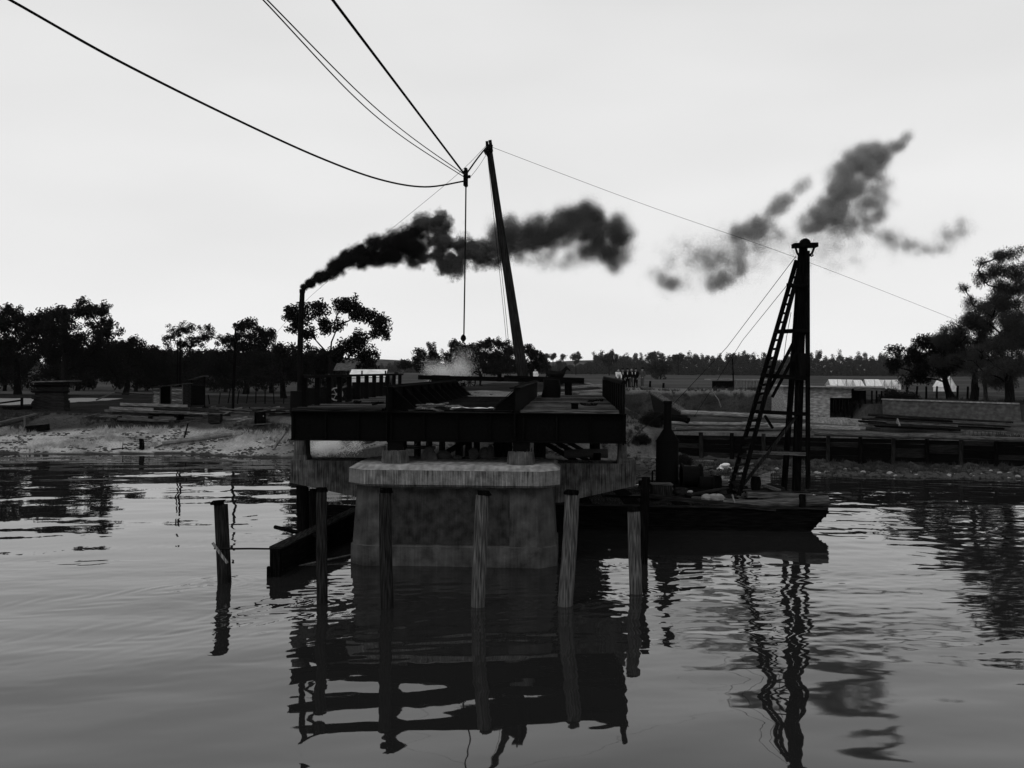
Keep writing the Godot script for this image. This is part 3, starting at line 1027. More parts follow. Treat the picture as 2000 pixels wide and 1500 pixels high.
func make_smoke() -> void:
	var d := 82.0
	smoke("coal_smoke", "thick black coal smoke pouring to the right from the tall chimney", [
		[594, 561, 7, 6, 0.0, 6.0, d], [606, 553, 15, 10, -0.5, 5.0, d], [628, 540, 23, 15, -0.5, 5.0, d], [655, 524, 27, 20, -0.5, 4.6, d], [682, 510, 28, 24, -0.45, 4.4, d],
		[708, 500, 30, 29, -0.4, 4.2, d], [738, 492, 33, 33, -0.4, 4.0, d], [768, 484, 35, 36, -0.35, 3.8, d], [798, 474, 35, 38, -0.3, 3.6, d]], M.soot, 0.55, 0.5, 0.04)
	d = 84.0
	smoke("coal_smoke", "dark billow of coal smoke around the hanging line", [
		[825, 446, 34, 32, -0.4, 3.0, d], [858, 436, 30, 28, -0.2, 3.0, d], [818, 500, 36, 32, 0.2, 2.4, d], [862, 480, 32, 38, 0.0, 3.0, d], [880, 515, 40, 32, 0.1, 2.4, d], [905, 490, 34, 36, 0.2, 2.6, d], [938, 498, 40, 34, 0.2, 2.0, d], [966, 492, 36, 36, 0.1, 1.8, d]], M.soot_mid, 0.55, 0.42, 0.03, 0.15)
	d = 86.0
	smoke("coal_smoke", "grey bank of drifting smoke right of the leaning mast", [
		[985, 452, 36, 40, 0.0, 2.0, d], [1012, 474, 40, 40, 0.0, 2.2, d], [1045, 455, 42, 44, 0.0, 2.2, d], [1078, 452, 40, 40, 0.0, 2.0, d], [1110, 440, 42, 44, 0.0, 2.0, d], [1150, 430, 46, 44, 0.0, 2.2, d],
		[1165, 472, 52, 46, 0.2, 2.2, d], [1208, 458, 44, 44, 0.2, 1.8, d], [1200, 505, 38, 30, 0.3, 1.3, d], [1075, 502, 60, 30, 0.0, 0.3, d], [1120, 500, 60, 30, 0.0, 0.25, d]], M.soot_mid, 0.55, 0.36, 0.03, 0.3)
	d = 90.0
	smoke("coal_smoke", "torn grey smoke wisps between the mast and the pile driver", [
		[1305, 547, 36, 16, 0.2, 1.2, d], [1385, 505, 36, 28, 0.0, 0.6, d], [1410, 546, 42, 20, -0.5, 1.4, d], [1442, 522, 26, 22, -0.6, 0.9, d], [1455, 450, 44, 24, 0.1, 1.8, d], [1490, 440, 34, 26, -0.6, 1.8, d], [1522, 400, 42, 18, -0.7, 1.5, d], [1562, 365, 44, 13, -0.6, 0.6, d],
		[1480, 470, 70, 30, -0.2, 0.5, d], [1420, 500, 60, 40, -0.3, 0.35, d], [1370, 520, 150, 70, 0.0, 0.16, d], [1460, 480, 120, 60, 0.0, 0.14, d]], M.soot_thin, 0.6, 0.34, 0.06, 0.5)
	d = 94.0
	smoke("coal_smoke", "grey smoke streak slanting up above the pile driver head", [
		[1592, 430, 38, 28, -0.5, 2.2, d], [1625, 405, 44, 36, -0.6, 2.6, d], [1655, 370, 44, 38, -0.7, 2.6, d], [1672, 325, 46, 40, -0.5, 2.6, d], [1705, 302, 44, 28, -0.2, 2.4, d], [1742, 288, 32, 14, -0.5, 1.5, d], [1772, 264, 24, 8, -1.0, 0.9, d], [1700, 395, 50, 46, -0.5, 1.0, d], [1655, 436, 60, 32, 0.0, 0.8, d], [1640, 345, 34, 40, -0.6, 0.7, d], [1715, 350, 30, 50, -0.4, 0.6, d],
		[1745, 470, 54, 20, 0.5, 0.5, d], [1812, 484, 70, 16, 0.1, 0.45, d], [1862, 454, 70, 28, -0.4, 0.28, d], [1640, 480, 160, 60, 0.0, 0.16, d]], M.soot_thin, 0.6, 0.34, 0.05, 0.5)
	smoke("steam", "white steam rolling off the far end of the bridge floor", [
		[850, 725, 24, 12, 0.0, 0.8, 66.0], [880, 722, 26, 16, 0.0, 0.9, 66.0], [905, 718, 22, 16, 0.0, 0.8, 66.0], [868, 732, 40, 8, 0.0, 0.9, 66.0], [838, 716, 12, 8, 0.0, 0.5, 66.0], [900, 692, 26, 12, 0.0, 0.15, 66.0]], M.vapour, 0.5, 0.35, -0.1, 0.3)
	smoke("steam", "bright white steam low under the left side of the bridge", [
		[636, 869, 30, 8, -0.1, 3.2, 62.0], [660, 866, 24, 7, 0.0, 2.2, 62.0], [610, 873, 16, 6, 0.2, 1.1, 62.0], [688, 867, 24, 6, -0.2, 0.9, 62.0], [650, 879, 44, 4, 0.0, 0.5, 62.0]], M.vapour, 0.5, 0.35, -0.1, 0.3)

# ---------------------------------------------------------------- bridge
func oct(s0: float, s1: float, t0: float, t1: float, c: float, h: float) -> Array:
	return [BP(s0 + c, h, t0), BP(s1 - c, h, t0), BP(s1, h, t0 + c), BP(s1, h, t1 - c), BP(s1 - c, h, t1), BP(s0 + c, h, t1), BP(s0, h, t1 - c), BP(s0, h, t0 + c)]

func make_pier() -> void:
	var root := thing("bridge_pier", "massive concrete river pier with chamfered cap and wings under the bridge", "bridge pier", BP(6.2, 0, -3.0))
	var st := kit()
	var c := 6.22
	loft(st, [oct(c - 3.22, c + 3.22, -4.62, -1.0, 0.5, -1.5), oct(c - 3.19, c + 3.19, -4.59, -1.0, 0.5, 0.6), oct(c - 3.15, c + 3.15, -4.55, -1.05, 0.5, 0.63)])
	part(root, "base_course", st, M.concrete)
	st = kit()
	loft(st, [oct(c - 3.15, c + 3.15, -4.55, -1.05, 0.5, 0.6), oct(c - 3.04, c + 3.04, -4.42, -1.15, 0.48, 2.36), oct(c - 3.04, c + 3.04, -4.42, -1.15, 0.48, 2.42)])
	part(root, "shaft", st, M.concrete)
	st = kit()
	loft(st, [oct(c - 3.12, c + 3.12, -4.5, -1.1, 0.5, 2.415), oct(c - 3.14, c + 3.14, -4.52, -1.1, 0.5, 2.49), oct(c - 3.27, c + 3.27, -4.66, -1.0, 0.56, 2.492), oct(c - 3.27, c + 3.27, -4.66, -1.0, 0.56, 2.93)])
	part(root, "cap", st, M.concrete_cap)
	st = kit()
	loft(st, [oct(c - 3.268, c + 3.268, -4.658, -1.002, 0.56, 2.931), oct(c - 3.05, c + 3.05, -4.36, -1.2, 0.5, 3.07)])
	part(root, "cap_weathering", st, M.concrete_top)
	st = kit()
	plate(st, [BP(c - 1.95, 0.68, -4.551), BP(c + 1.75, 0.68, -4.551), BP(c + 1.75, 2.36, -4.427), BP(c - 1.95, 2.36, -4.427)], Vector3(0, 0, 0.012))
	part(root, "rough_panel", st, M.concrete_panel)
	# wings: the cross-beam on which the outer girders rest, tapering to its ends
	st = kit()
	var prof := [[0.64, 2.99], [0.64, 2.25], [3.3, 1.72], [9.5, 1.72], [11.9, 2.3], [11.9, 2.99]]
	var front := []
	var back := []
	for p in prof:
		front.append(BP(p[0], p[1], -2.4))
		back.append(BP(p[0], p[1], -1.15))
	for k in range(1, 5):
		tri(st, front[0], front[k], front[k + 1])
		tri(st, back[0], back[k + 1], back[k])
	for k in 6:
		quad(st, front[(k + 1) % 6], front[k], back[k], back[(k + 1) % 6])
	part(root, "cross_beam", st, M.concrete_runs)
	for e in [[0.9, 0.42], [11.48, 0.3]]:
		st = kit()
		loft(st, [oct(e[0] - e[1] * 0.62, e[0] + e[1] * 0.62, -2.32, -1.5, 0.05, 2.98), oct(e[0] - e[1] * 0.5, e[0] + e[1] * 0.5, -2.25, -1.6, 0.05, 3.15), oct(e[0] - e[1] * 0.45, e[0] + e[1] * 0.45, -2.25, -1.6, 0.05, 3.6), oct(e[0] - e[1] * 0.55, e[0] + e[1] * 0.55, -2.3, -1.5, 0.05, 3.725)])
		part(root, "bearing_post", st, M.concrete_runs)
	st = kit()
	block(st, Transform3D(Basis(Vector3(cos(TH), 0, sin(TH)) * 0.4, Vector3(0, 0.1, 0), Vector3(-sin(TH), 0, cos(TH)) * 1.1), BP(11.72, 3.036, -1.75)))
	part(root, "end_upstand", st, M.concrete_runs)
	for s in [4.33, 8.27]:
		st = kit()
		var at := BP(s, 0, -3.7)
		var rings := []
		for e in [[3.05, 0.44], [3.3, 0.42], [3.46, 0.4]]:
			var r := []
			for k in 12:
				var a := TAU * k / 12.0
				r.append(at + Vector3(cos(a) * e[1], e[0], -sin(a) * e[1]))
			rings.append(r)
		loft(st, rings)
		var ped := part(root, "pedestal", st, M.concrete_runs)
		for k in 7:
			var a := TAU * k / 7.0 + 0.3
			st = kit()
			var q := at + Vector3(cos(a) * 0.33, 3.45, sin(a) * 0.33)
			tube(st, [q, q + Vector3(rng.randf_range(-0.03, 0.03), 0.14, 0.02)], [0.014, 0.014], 5)
			part(ped, "reinforcing_bar", st, M.iron)
		st = kit()
		block(st, Transform3D(Basis(Vector3(cos(TH), 0, sin(TH)) * 0.5, Vector3(0, 0.29, 0), Vector3(-sin(TH), 0, cos(TH)) * 0.7), BP(s, 3.6, -3.35)))
		part(root, "bearing", st, M.iron)

func girder(st: SurfaceTool, s: float, t0: float, t1: float, h0: float, h1: float, flange: float, web: float = 0.03) -> void:
	beam(st, B(s, (h0 + h1) * 0.5, t0), B(s, (h0 + h1) * 0.5, t1), web, h1 - h0 - 0.08)
	beam(st, B(s, h1 - 0.02, t0 - 0.004), B(s, h1 - 0.02, t1 + 0.004), flange, 0.04)
	beam(st, B(s, h0 + 0.02, t0 - 0.004), B(s, h0 + 0.02, t1 + 0.004), flange, 0.04)

func make_bridge() -> void:
	var root := thing("bridge_span", "black steel plate-girder bridge span with timber decks on both sides", "bridge", B(5.85, 3.47, 0))
	var st: SurfaceTool
	var long := 22.2
	for s in [3.4, 7.86]:
		st = kit()
		girder(st, s, 0.0, long, 3.49, 5.38, 0.34)
		var g := part(root, "main_girder", st, M.steel)
		# knee plates stiffen the webs towards the trough between them
		var inward := 1.0 if s < 5.0 else -1.0
		for k in 10:
			var t := 0.9 + k * 2.25
			st = kit()
			plate(st, [B(s + 0.02 * inward, 5.3, t), B(s + 0.02 * inward, 4.55, t), B(s + 0.85 * inward, 4.55, t)], Vector3(sin(TH), 0, -cos(TH)) * 0.02)
			beam(st, B(s + 0.05 * inward, 5.32, t + 0.01), B(s + 0.88 * inward, 4.55, t + 0.01), 0.09, 0.02)
			part(g, "gusset", st, M.steel)
	st = kit()
	girder(st, 11.62, 0.0, long, 3.49, 5.57, 0.16)
	var og := part(root, "outer_girder", st, M.steel)
	for k in 12:
		st = kit()
		beam(st, B(11.54, 3.6, 0.3 + k * 1.95), B(11.54, 5.5, 0.3 + k * 1.95), 0.12, 0.05, Vector3(1, 0, 0))
		part(og, "stiffener", st, M.steel)
	st = kit()
	tube(st, [B(11.62, 5.6, 0.0), B(11.62, 5.6, long)], [0.06], 8)
	part(og, "coping_tube", st, M.steel)
	st = kit()
	girder(st, 0.06, 0.0, long, 3.49, 4.5, 0.16)
	part(root, "outer_girder", st, M.steel)
	# end beam that faces the river
	st = kit()
	block(st, Transform3D(Basis(Vector3(cos(TH), 0, sin(TH)) * 11.7 * K, Vector3(0, 0.96 * K, 0), Vector3(-sin(TH), 0, cos(TH)) * 0.03), B(5.85, 3.99, -0.02)))
	for h in [3.5, 4.49]:
		block(st, Transform3D(Basis(Vector3(cos(TH), 0, sin(TH)) * 11.72 * K, Vector3(0, 0.03, 0), Vector3(-sin(TH), 0, cos(TH)) * 0.3), B(5.85, h, -0.05)))
	var eb := part(root, "end_beam", st, M.steel)
	for k in 11:
		st = kit()
		beam(st, B(0.08 + k * 1.155, 3.53, -0.09), B(0.08 + k * 1.155, 4.46, -0.09), 0.1, 0.05, Vector3(1, 0, 0))
		part(eb, "stiffener", st, M.steel)
	for s in [3.4, 7.86, 11.62]:
		st = kit()
		beam(st, B(s, 3.53, -0.06), B(s, 5.36 if s < 11.0 else 5.55, -0.06), 0.32 if s < 11.0 else 0.2, 0.05, Vector3(1, 0, 0))
		part(root, "end_plate", st, M.steel)
	for k in 9:
		st = kit()
		beam(st, B(0.1, 3.85, 2.5 + k * 2.4), B(11.55, 3.85, 2.5 + k * 2.4), 0.25, 0.5)
		part(root, "floor_beam", st, M.steel)
	# trough floor
	for k in 37:
		var tone: String = ["black", "dark", "black"][k % 3]
		piece(root, "floor_plank", M[tone + "_x"], laid(B(3.62, 4.44 + rng.randf_range(-0.008, 0.008), 0.3 + k * 0.6), B(7.66, 4.44 + rng.randf_range(-0.008, 0.008), 0.3 + k * 0.6), 0.57, 0.07), k)
	# timber decks left and right, each plank on its own
	for side in [[0.05, 3.2, 4.56], [8.06, 11.48, 4.54]]:
		for k in 74:
			var t := 0.15 + k * 0.3
			var tone: String = ["mid", "mid", "dark", "mid", "dark"][rng.randi() % 5]
			var y: float = side[2] + rng.randf_range(-0.012, 0.012)
			piece(root, "deck_plank", M[tone + "_x"], laid(B(side[0] + rng.randf_range(-0.06, 0.02), y, t), B(side[1] + rng.randf_range(-0.02, 0.02), y + rng.randf_range(-0.01, 0.01), t), 0.275, 0.09), rng.randi())
	# posts and rail along the left edge
	for k in 12:
		var t := 1.0 + k * 1.85
		st = kit()
		beam(st, B(0.2, 4.6, t), B(0.2, 5.66, t), 0.2, 0.16, Vector3(1, 0, 0))
		part(root, "railing_post", st, M.steel)
	st = kit()
	beam(st, B(0.2, 5.7, 0.6), B(0.2, 5.7, long), 0.12, 0.09)
	part(root, "top_rail", st, M.steel)

	# heavy timbers left lying and standing across the far end
	single("cross_timber", "long black squared timber laid across the far end of the girders", "timber", beam_kit(PK(985, 739, 57.6), PK(1141, 744, 57.2), 0.35, 0.3), M.black_x, PK(1060, 745, 57.5))
	single("prop_timber", "short upright timber under the end of the long black timber", "timber", beam_kit(PK(1110, 746, 57.3), PK(1110, 774, 57.3), 0.4, 0.35, Vector3(1, 0, 0)), M.black_y, PK(1110, 774, 57.3))
	single("cross_timber", "long thin black timber on the left girder by the steam", "timber", beam_kit(PK(818, 737, 56.0), PK(1000, 741, 58.2), 0.25, 0.22), M.black_x, PK(900, 744, 57.0))
	single("packing_block", "black timber packing block standing in front of the steam", "timber", beam_kit(PK(844, 739, 54.0), PK(878, 740, 54.0), 0.6, 0.32), M.black_x, PK(860, 746, 54.0))
	single("pale_baulk", "upper of two pale timbers crossing beyond the right deck", "timber", beam_kit(PK(1090, 758, 60.0), PK(1180, 752, 61.0), 0.3, 0.12), M.pale_x, PK(1135, 758, 60.5))
	single("pale_baulk", "lower of two pale timbers crossing beyond the right deck", "timber", beam_kit(PK(1092, 768, 59.0), PK(1178, 762, 60.0), 0.3, 0.1), M.pale_x, PK(1135, 768, 59.5))
	st = kit()
	log_shape(st, PK(1078, 780, 52.0), PK(1080, 741, 52.0), 0.42, 0.36, 12, 5, 0.1)
	single("iron_drum", "black rounded drum standing against the inner girder on the right deck", "drum", st, M.iron, PK(1079, 780, 52.0))
	var small := thing("deck_box", "small black box near the front of the right deck", "box", PK(1122, 800, 37.5))
	piece(small, "body", M.black_x, laid(PK(1116, 795, 37.4), PK(1129, 795, 37.4), 0.26, 0.2))
	piece(small, "lid", M.black_x, laid(PK(1115.5, 789, 37.4), PK(1129.5, 789, 37.4), 0.3, 0.03))
	for e in [["heap of tangled black chain on the right deck", 1152.0, 793.0, 40.5], ["small black cleat lying far back on the right deck", 1168.0, 784.0, 45.0], ["black scrap lying in the middle of the left deck", 690.0, 787.0, 40.5], ["long black bar lying near the inner edge of the left deck", 732.0, 790.0, 38.5]]:
		st = kit()
		var c := PK(e[1], e[2], e[3])
		for k in 9:
			var a := c + Vector3(rng.randf_range(-0.28, 0.28), rng.randf_range(0.0, 0.07), rng.randf_range(-0.2, 0.2))
			tube(st, [a, a + Vector3(rng.randf_range(-0.25, 0.25), rng.randf_range(0.0, 0.06), rng.randf_range(-0.1, 0.1))], [0.03], 5)
		single("iron_scrap", e[0], "scrap iron", st, M.iron, c)
	# offcuts and crumpled sheets in the trough
	for k in 16:
		var c := B(5.0 + rng.randf_range(-0.7, 0.9), 4.53 + (k % 4) * 0.05, 1.6 + rng.randf_range(-0.7, 0.9))
		var a := rng.randf() * PI
		var dir := Vector3(cos(a), rng.randf_range(-0.12, 0.2), sin(a) * 0.7) * rng.randf_range(0.25, 0.6)
		single("timber_offcut", "loose pale timber offcut in the heap on the trough floor", "timber", beam_kit(c - dir, c + dir, 0.12, 0.05), M[["pale_x", "mid_x", "pale_z"][k % 3]], c, "offcuts heaped in the trough")
	for e in [["crumpled white sheet right of the offcuts in the trough", 6.25, 1.6, 0.75], ["small white scrap of sheet at the right end of the trough heap", 7.15, 2.0, 0.4]]:
		st = kit()
		var rows := []
		for i in 9:
			var row := []
			for j in 7:
				var u := i / 8.0 - 0.5
				var v := j / 6.0 - 0.5
				row.append(B(e[1] + u * e[3] * 2.0, 4.5 + 0.16 * absf(nz.get_noise_2d(u * 90.0 + e[1] * 50.0, v * 90.0)) + 0.06, e[2] + v * e[3]))
			rows.append(row)
		for i in 8:
			for j in 6:
				quad(st, rows[i][j], rows[i + 1][j], rows[i + 1][j + 1], rows[i][j + 1])
		single("crumpled_sheet", e[0], "sheet", st, M.cloth_white, B(e[1], 4.48, e[2]))
	# things lying on the pier
	for e in [["boulder", "rounded stone beside the pale sack on the pier cap", 866.0, 0.27, 0.17], ["boulder", "left one of two rounded stones at the middle of the pier cap", 925.0, 0.2, 0.2], ["boulder", "right one of two rounded stones at the middle of the pier cap", 947.0, 0.19, 0.22], ["boulder", "flat stone between the sack and the two rounded stones", 893.0, 0.2, 0.08], ["boulder", "small stone tucked behind the right rounded stone", 958.0, 0.12, 0.26]]:
		st = kit()
		var c := P(e[2], 895, 33.4)
		c.y = 3.07 + e[4] * 0.8
		boulder(st, c, Vector3(e[3], e[4], 0.2), int(e[2]))
		single(e[0], e[1], "stone", st, M.stone, Vector3(c.x, 3.07, c.z))
	st = kit()
	var sk := P(838, 893, 33.2)
	loft(st, [sack_ring(sk, 3.06, 0.28), sack_ring(sk, 3.2, 0.26), sack_ring(sk, 3.36, 0.18), sack_ring(sk, 3.47, 0.1)])
	single("sack", "grey cloth thrown over a peg on the pier cap, left of the stones", "sack", st, M.canvas_grey, Vector3(sk.x, 3.06, sk.z))
	single("loose_board", "pale board overhanging the front edge of the pier cap", "board", beam_kit(P(908, 909.5, 31.9), P(974, 908, 31.7), 0.45, 0.03), M.pale_x, P(940, 910, 31.8))
	single("loose_board", "thin grey board lying by the right pedestal on the pier cap", "board", beam_kit(P(1022, 909, 32.6), P(1066, 905.5, 33.2), 0.14, 0.04), M.mid_x, P(1044, 908, 33.0))
	st = kit()
	log_shape(st, P(1102, 884, 35.6), P(1187, 884, 35.6), 0.15, 0.16, 12, 6, 0.04)
	single("iron_pipe", "thick pipe lying across under the right side of the bridge", "pipe", st, M.stone, P(1145, 888, 35.6))
	single("pipe_block", "timber block holding up the thick pipe under the bridge", "timber", beam_kit(P(1166, 888, 34.5), P(1166, 904, 34.3), 0.2, 0.25, Vector3(1, 0, 0)), M.black_y, P(1166, 903, 38.4))
	st = kit()
	log_shape(st, P(784, 872, 33.6), P(850, 874, 33.4), 0.07, 0.06, 8, 5, 0.1)
	single("spar", "pale round spar lying under the left girder beside the pedestal", "spar", st, M.mid_x, P(815, 875, 36.8))

func sack_ring(c: Vector3, h: float, r: float) -> Array:
	var out := []
	for k in 10:
		var a := TAU * k / 10.0
		var q := r * (1.0 + 0.3 * sin(k * 2.7 + h * 3.0))
		out.append(Vector3(c.x + cos(a) * q, h, c.z - sin(a) * q * 0.8))
	return out

func beam_kit(a: Vector3, b: Vector3, w: float, h: float, up: Vector3 = Vector3.UP) -> SurfaceTool:
	var st := kit()
	beam(st, a, b, w, h, up)
	return st

# ---------------------------------------------------------------- river works
func make_piles() -> void:
	# [top px, top py, foot px, foot py, width px, tone, label]
	var rows := [
		[427, 977, 434, 1138, 27, "dark", "leftmost fender pile, leaning, with a rope tied round it"],
		[629, 952, 628, 1177, 22, "dark", "slim straight fender pile standing left of the pier"],
		[756, 953, 758, 1185, 25, "dark", "streaked dark fender pile before the left part of the pier"],
		[944, 958, 934, 1184, 27, "mid", "fender pile before the middle of the pier, leaning right"],
		[1118, 957, 1100, 1184, 29, "mid", "thick leaning fender pile at the right corner of the pier"],
		[1237, 990, 1240, 1160, 25, "mid", "short pale fender pile at the right of the row"],
		[1262, 932, 1256, 1100, 17, "black", "thin dark pile standing behind the short pale one"],
		[590, 948, 592, 1040, 24, "black", "dark round-headed pile behind the left end of the fender wall"],
		[612, 955, 612, 1045, 18, "black", "narrow dark pile close beside the round-headed one"]]
	for r in rows:
		var foot := G(r[2], r[3])
		var d := -foot.z
		var top := P(r[0], r[1], d + (0.15 if r[4] > 20 else 0.0))
		pile_feet.append(foot)
		var dir := (foot - top).normalized()
		var w: float = r[4] * d / F * 0.5
		var root := thing("fender_pile", r[6], "pile", foot, "timber piles round the pier")
		var st := kit()
		log_shape(st, foot + dir * 2.5, top - dir * -0.12, w * 1.0, w * 0.97, 20, 16, 0.09)
		part(root, "shaft", st, M[r[5] + "_y"])
		st = kit()
		log_shape(st, top + dir * 0.12, top, w * 0.99, w * 0.86, 20, 3, 0.16)
		part(root, "battered_head", st, M.black_y)
	# rope and splintered board on the leftmost pile
	var d1: float = -pile_feet[0].z
	var st := kit()
	tube(st, [P(418, 1071, d1 - 0.3), P(446, 1072, d1 - 0.25), P(490, 1071.5, d1 + 0.5), P(533, 1072, d1 + 1.2)], [0.028], 6)
	single("mooring_rope", "taut rope from the leftmost pile to the fender wall", "rope", st, M.rope, P(446, 1075, d1))
	single("split_board", "pale splintered board hanging slantwise on the leftmost pile", "board", beam_kit(P(415, 1060, d1 - 0.32), P(444, 1100, d1 - 0.32), 0.03, 0.07), M.pale_y, P(444, 1104, d1 - 0.3))

	# fender wall of stacked squared logs, running away beside the pier
	var a := G(541, 1122)
	var b := Vector3(-5.6, 0, -39.0)
	var root := thing("fender_wall", "low black wall of stacked squared logs left of the pier", "fender", a)
	for k in 4:
		var y := -0.35 + k * 0.32
		piece(root, "squared_log", M.black_z, laid(a + Vector3(0, y, 0), b + Vector3(0, y, 0), 0.34 - 0.03 * (k % 2), 0.31), k)
	piece(root, "capping_plank", M.dark_z, laid(a + Vector3(-0.03, 0.785, 0.05), b + Vector3(-0.03, 0.785, 0), 0.42, 0.06), 1)
	piece(root, "end_post", M.black_y, laid(a + Vector3(0.02, -1.2, 0.25), a + Vector3(0.02, 0.78, 0.25), 0.3, 0.2), 2)
	piece(root, "end_post", M.black_y, laid(a + Vector3(-0.14, -1.2, 0.36), a + Vector3(-0.14, 0.3, 0.36), 0.12, 0.14), 0)
	st = kit()
	log_shape(st, P(537, 1030, 33.4), P(640, 1052, 32.0), 0.07, 0.07, 8, 5, 0.08)
	single("stray_pole", "dark round pole lying across the fender wall", "pole", st, M.black_x, P(588, 1042, 33.0))
	st = kit()
	log_shape(st, P(582, 1106, 31.2), P(690, 1083, 32.4), 0.03, 0.03, 6, 4, 0.1)
	single("thin_pole", "thin pale pole slanting from the water to the pier's left corner", "pole", st, M.mid_x, P(590, 1106, 31.2))
	# dark caisson planking between the fender wall and the pier
	root = thing("caisson_side", "black planked caisson side showing between a pile and the pier's left corner", "caisson", P(668, 1040, 38.6))
	for k in 6:
		piece(root, "plank", M.black_x, laid(Vector3(-6.9, -0.2 + k * 0.2, -38.4), Vector3(-4.4, -0.2 + k * 0.2, -38.0), 0.08, 0.19), k)

func make_barge() -> void:
	var d0 := 38.5
	var d1 := 44.0
	var root := thing("work_barge", "long low black work barge with raked end, moored right of the pier", "barge", Vector3(6.4, 0, -41.0))
	var st := kit()
	var prof := [[0.6, 0.93], [11.9, 0.82], [11.95, 0.72], [11.2, -0.1], [10.7, -0.6], [0.6, -0.6]]
	var near := []
	var far := []
	for p in prof:
		near.append(Vector3(p[0], p[1], -d0))
		far.append(Vector3(p[0], p[1], -d1))
	near.reverse()
	far.reverse()
	for k in range(1, 5):
		tri(st, near[0], near[k], near[k + 1])
		tri(st, far[0], far[k + 1], far[k])
	for k in 6:
		quad(st, near[(k + 1) % 6], near[k], far[k], far[(k + 1) % 6])
	part(root, "hull", st, M.black_x)
	for k in 4:
		var y := 0.05 + k * 0.21
		piece(root, "strake", M.black_x, laid(Vector3(0.6, y, -d0 + 0.02), Vector3(11.28 + 0.19 * k, y - 0.02 * k, -d0 + 0.02), 0.05, 0.19), k)
	piece(root, "rubbing_strake", M.dark_x, laid(Vector3(0.6, 0.97, -d0 + 0.06), Vector3(11.9, 0.85, -d0 + 0.06), 0.1, 0.07), 1)
	for k in 18:
		var x := 0.9 + k * 0.62
		piece(root, "deck_plank", M[["black", "dark", "dark"][k % 3] + "_z"], laid(Vector3(x, 0.95 - 0.009 * x, -d0 - 0.15), Vector3(x, 0.95 - 0.009 * x, -d1 + 0.1), 0.58, 0.05), k)
	# timbers and gear on the barge
	st = kit()
	log_shape(st, P(1412, 984, 38.8), P(1617, 977, 38.8), 0.14, 0.21, 14, 10, 0.05, 0.05)
	single("round_log", "thick pale log along the barge's river edge near the raked end", "log", st, M.mid_x, P(1515, 990, 38.8))
	single("squared_timber", "squared timber lying behind the thick pale log on the barge", "timber", beam_kit(P(1459, 966, 40.0), P(1586, 970, 39.9), 0.3, 0.2), M.mid_x, P(1520, 972, 40.0))
	single("squared_timber", "thin plank lying just behind the squared timber on the barge", "timber", beam_kit(P(1455, 961, 40.8), P(1578, 962, 40.7), 0.2, 0.1), M.dark_x, P(1515, 964, 40.8))
	single("squared_timber", "long dark baulk slanting along the barge edge to the pale log", "timber", beam_kit(P(1262, 968, 38.7), P(1515, 995, 38.45), 0.16, 0.14), M.dark_x, P(1390, 984, 38.6))
	single("squared_timber", "short pale timber slanting at the foot of the pile driver", "timber", beam_kit(P(1492, 948, 41.5), P(1523, 958, 40.8), 0.14, 0.1), M.mid_x, P(1508, 958, 41.2))
	single("mooring_post", "short dark bollard lashed to the thick pale log", "bollard", beam_kit(P(1567, 966, 38.65), P(1567, 992, 38.5), 0.22, 0.2, Vector3(1, 0, 0)), M.black_y, P(1567, 992, 38.6))
	single("pale_stick", "short pale stick standing at the left end of the pale log", "stick", beam_kit(P(1430, 966, 38.7), P(1435, 982, 38.6), 0.05, 0.05, Vector3(1, 0, 0)), M.pale_y, P(1435, 983, 38.6))
	single("long_plank", "dark plank slanting up from the barge edge toward the pile driver foot", "plank", beam_kit(P(1345, 966, 39.0), P(1420, 953, 40.5), 0.2, 0.06), M.dark_x, P(1380, 963, 39.8))
	st = kit()
	boulder(st, P(1348, 960, 39.2), Vector3(0.12, 0.06, 0.1), 3)
	single("pale_stone", "small pale lump on the slanting plank of the barge", "stone", st, M.stone_pale, P(1348, 963, 39.2))
	st = kit()
	for k in 3:
		boulder(st, P(1380 + k * 12, 972, 39.1), Vector3(0.22, 0.15, 0.2), 31 + k)
	single("canvas_heap", "crumpled heap of pale canvas on the barge edge", "canvas", st, M.tin, P(1392, 978, 39.1))

	for k in 26:
		var q := Vector3(rng.randf_range(4.6, 10.5), 1.0, -rng.randf_range(39.2, 43.6))
		q.y = 0.98 - 0.009 * q.x + 0.05 * (k % 3)
		var v := Vector3(rng.randf_range(0.3, 1.3), rng.randf_range(-0.02, 0.12), rng.randf_range(-0.7, 0.7))
		lying("deck_timber", "loose timber littering the barge deck around the pile driver foot", q - v, q + v, rng.randf_range(0.08, 0.22), rng.randf_range(0.05, 0.14), ["dark_x", "black_x", "dark_x", "mid_x", "black_x"][k % 5], "loose timber on the barge deck")
	for e in [["coil of heavy rope lying behind the boiler block", 1330.0, 962.0, 40.2], ["coil of rope near the ladder foot on the barge", 1405.0, 964.0, 40.4], ["coil of rope at the foot of the leaders", 1520.0, 960.0, 41.8]]:
		st = kit()
		var q := P(e[1], e[2], e[3])
		for m in 4:
			var ring := []
			for k in 13:
				ring.append(q + Vector3(cos(k * TAU / 12.0), 0.0, sin(k * TAU / 12.0)) * (0.3 - 0.02 * m) + Vector3(0, 0.05 * m, 0))
			tube(st, ring, [0.03], 6)
		single("rope_coil", e[0], "rope", st, M.dark_x, q)
	for e in [["small dark keg standing between the winch and the ladder", 1400.0, 955.0, 42.0], ["small dark keg beside the squared timber on the barge", 1476.0, 957.0, 41.4]]:
		st = kit()
		var q := P(e[1], e[2], e[3])
		tube(st, [q, q + Vector3(0, 0.12, 0), q + Vector3(0, 0.28, 0), q + Vector3(0, 0.44, 0), q + Vector3(0, 0.54, 0)], [0.17, 0.2, 0.22, 0.2, 0.17], 12)
		single("keg", e[0], "keg", st, M.black_y, q)
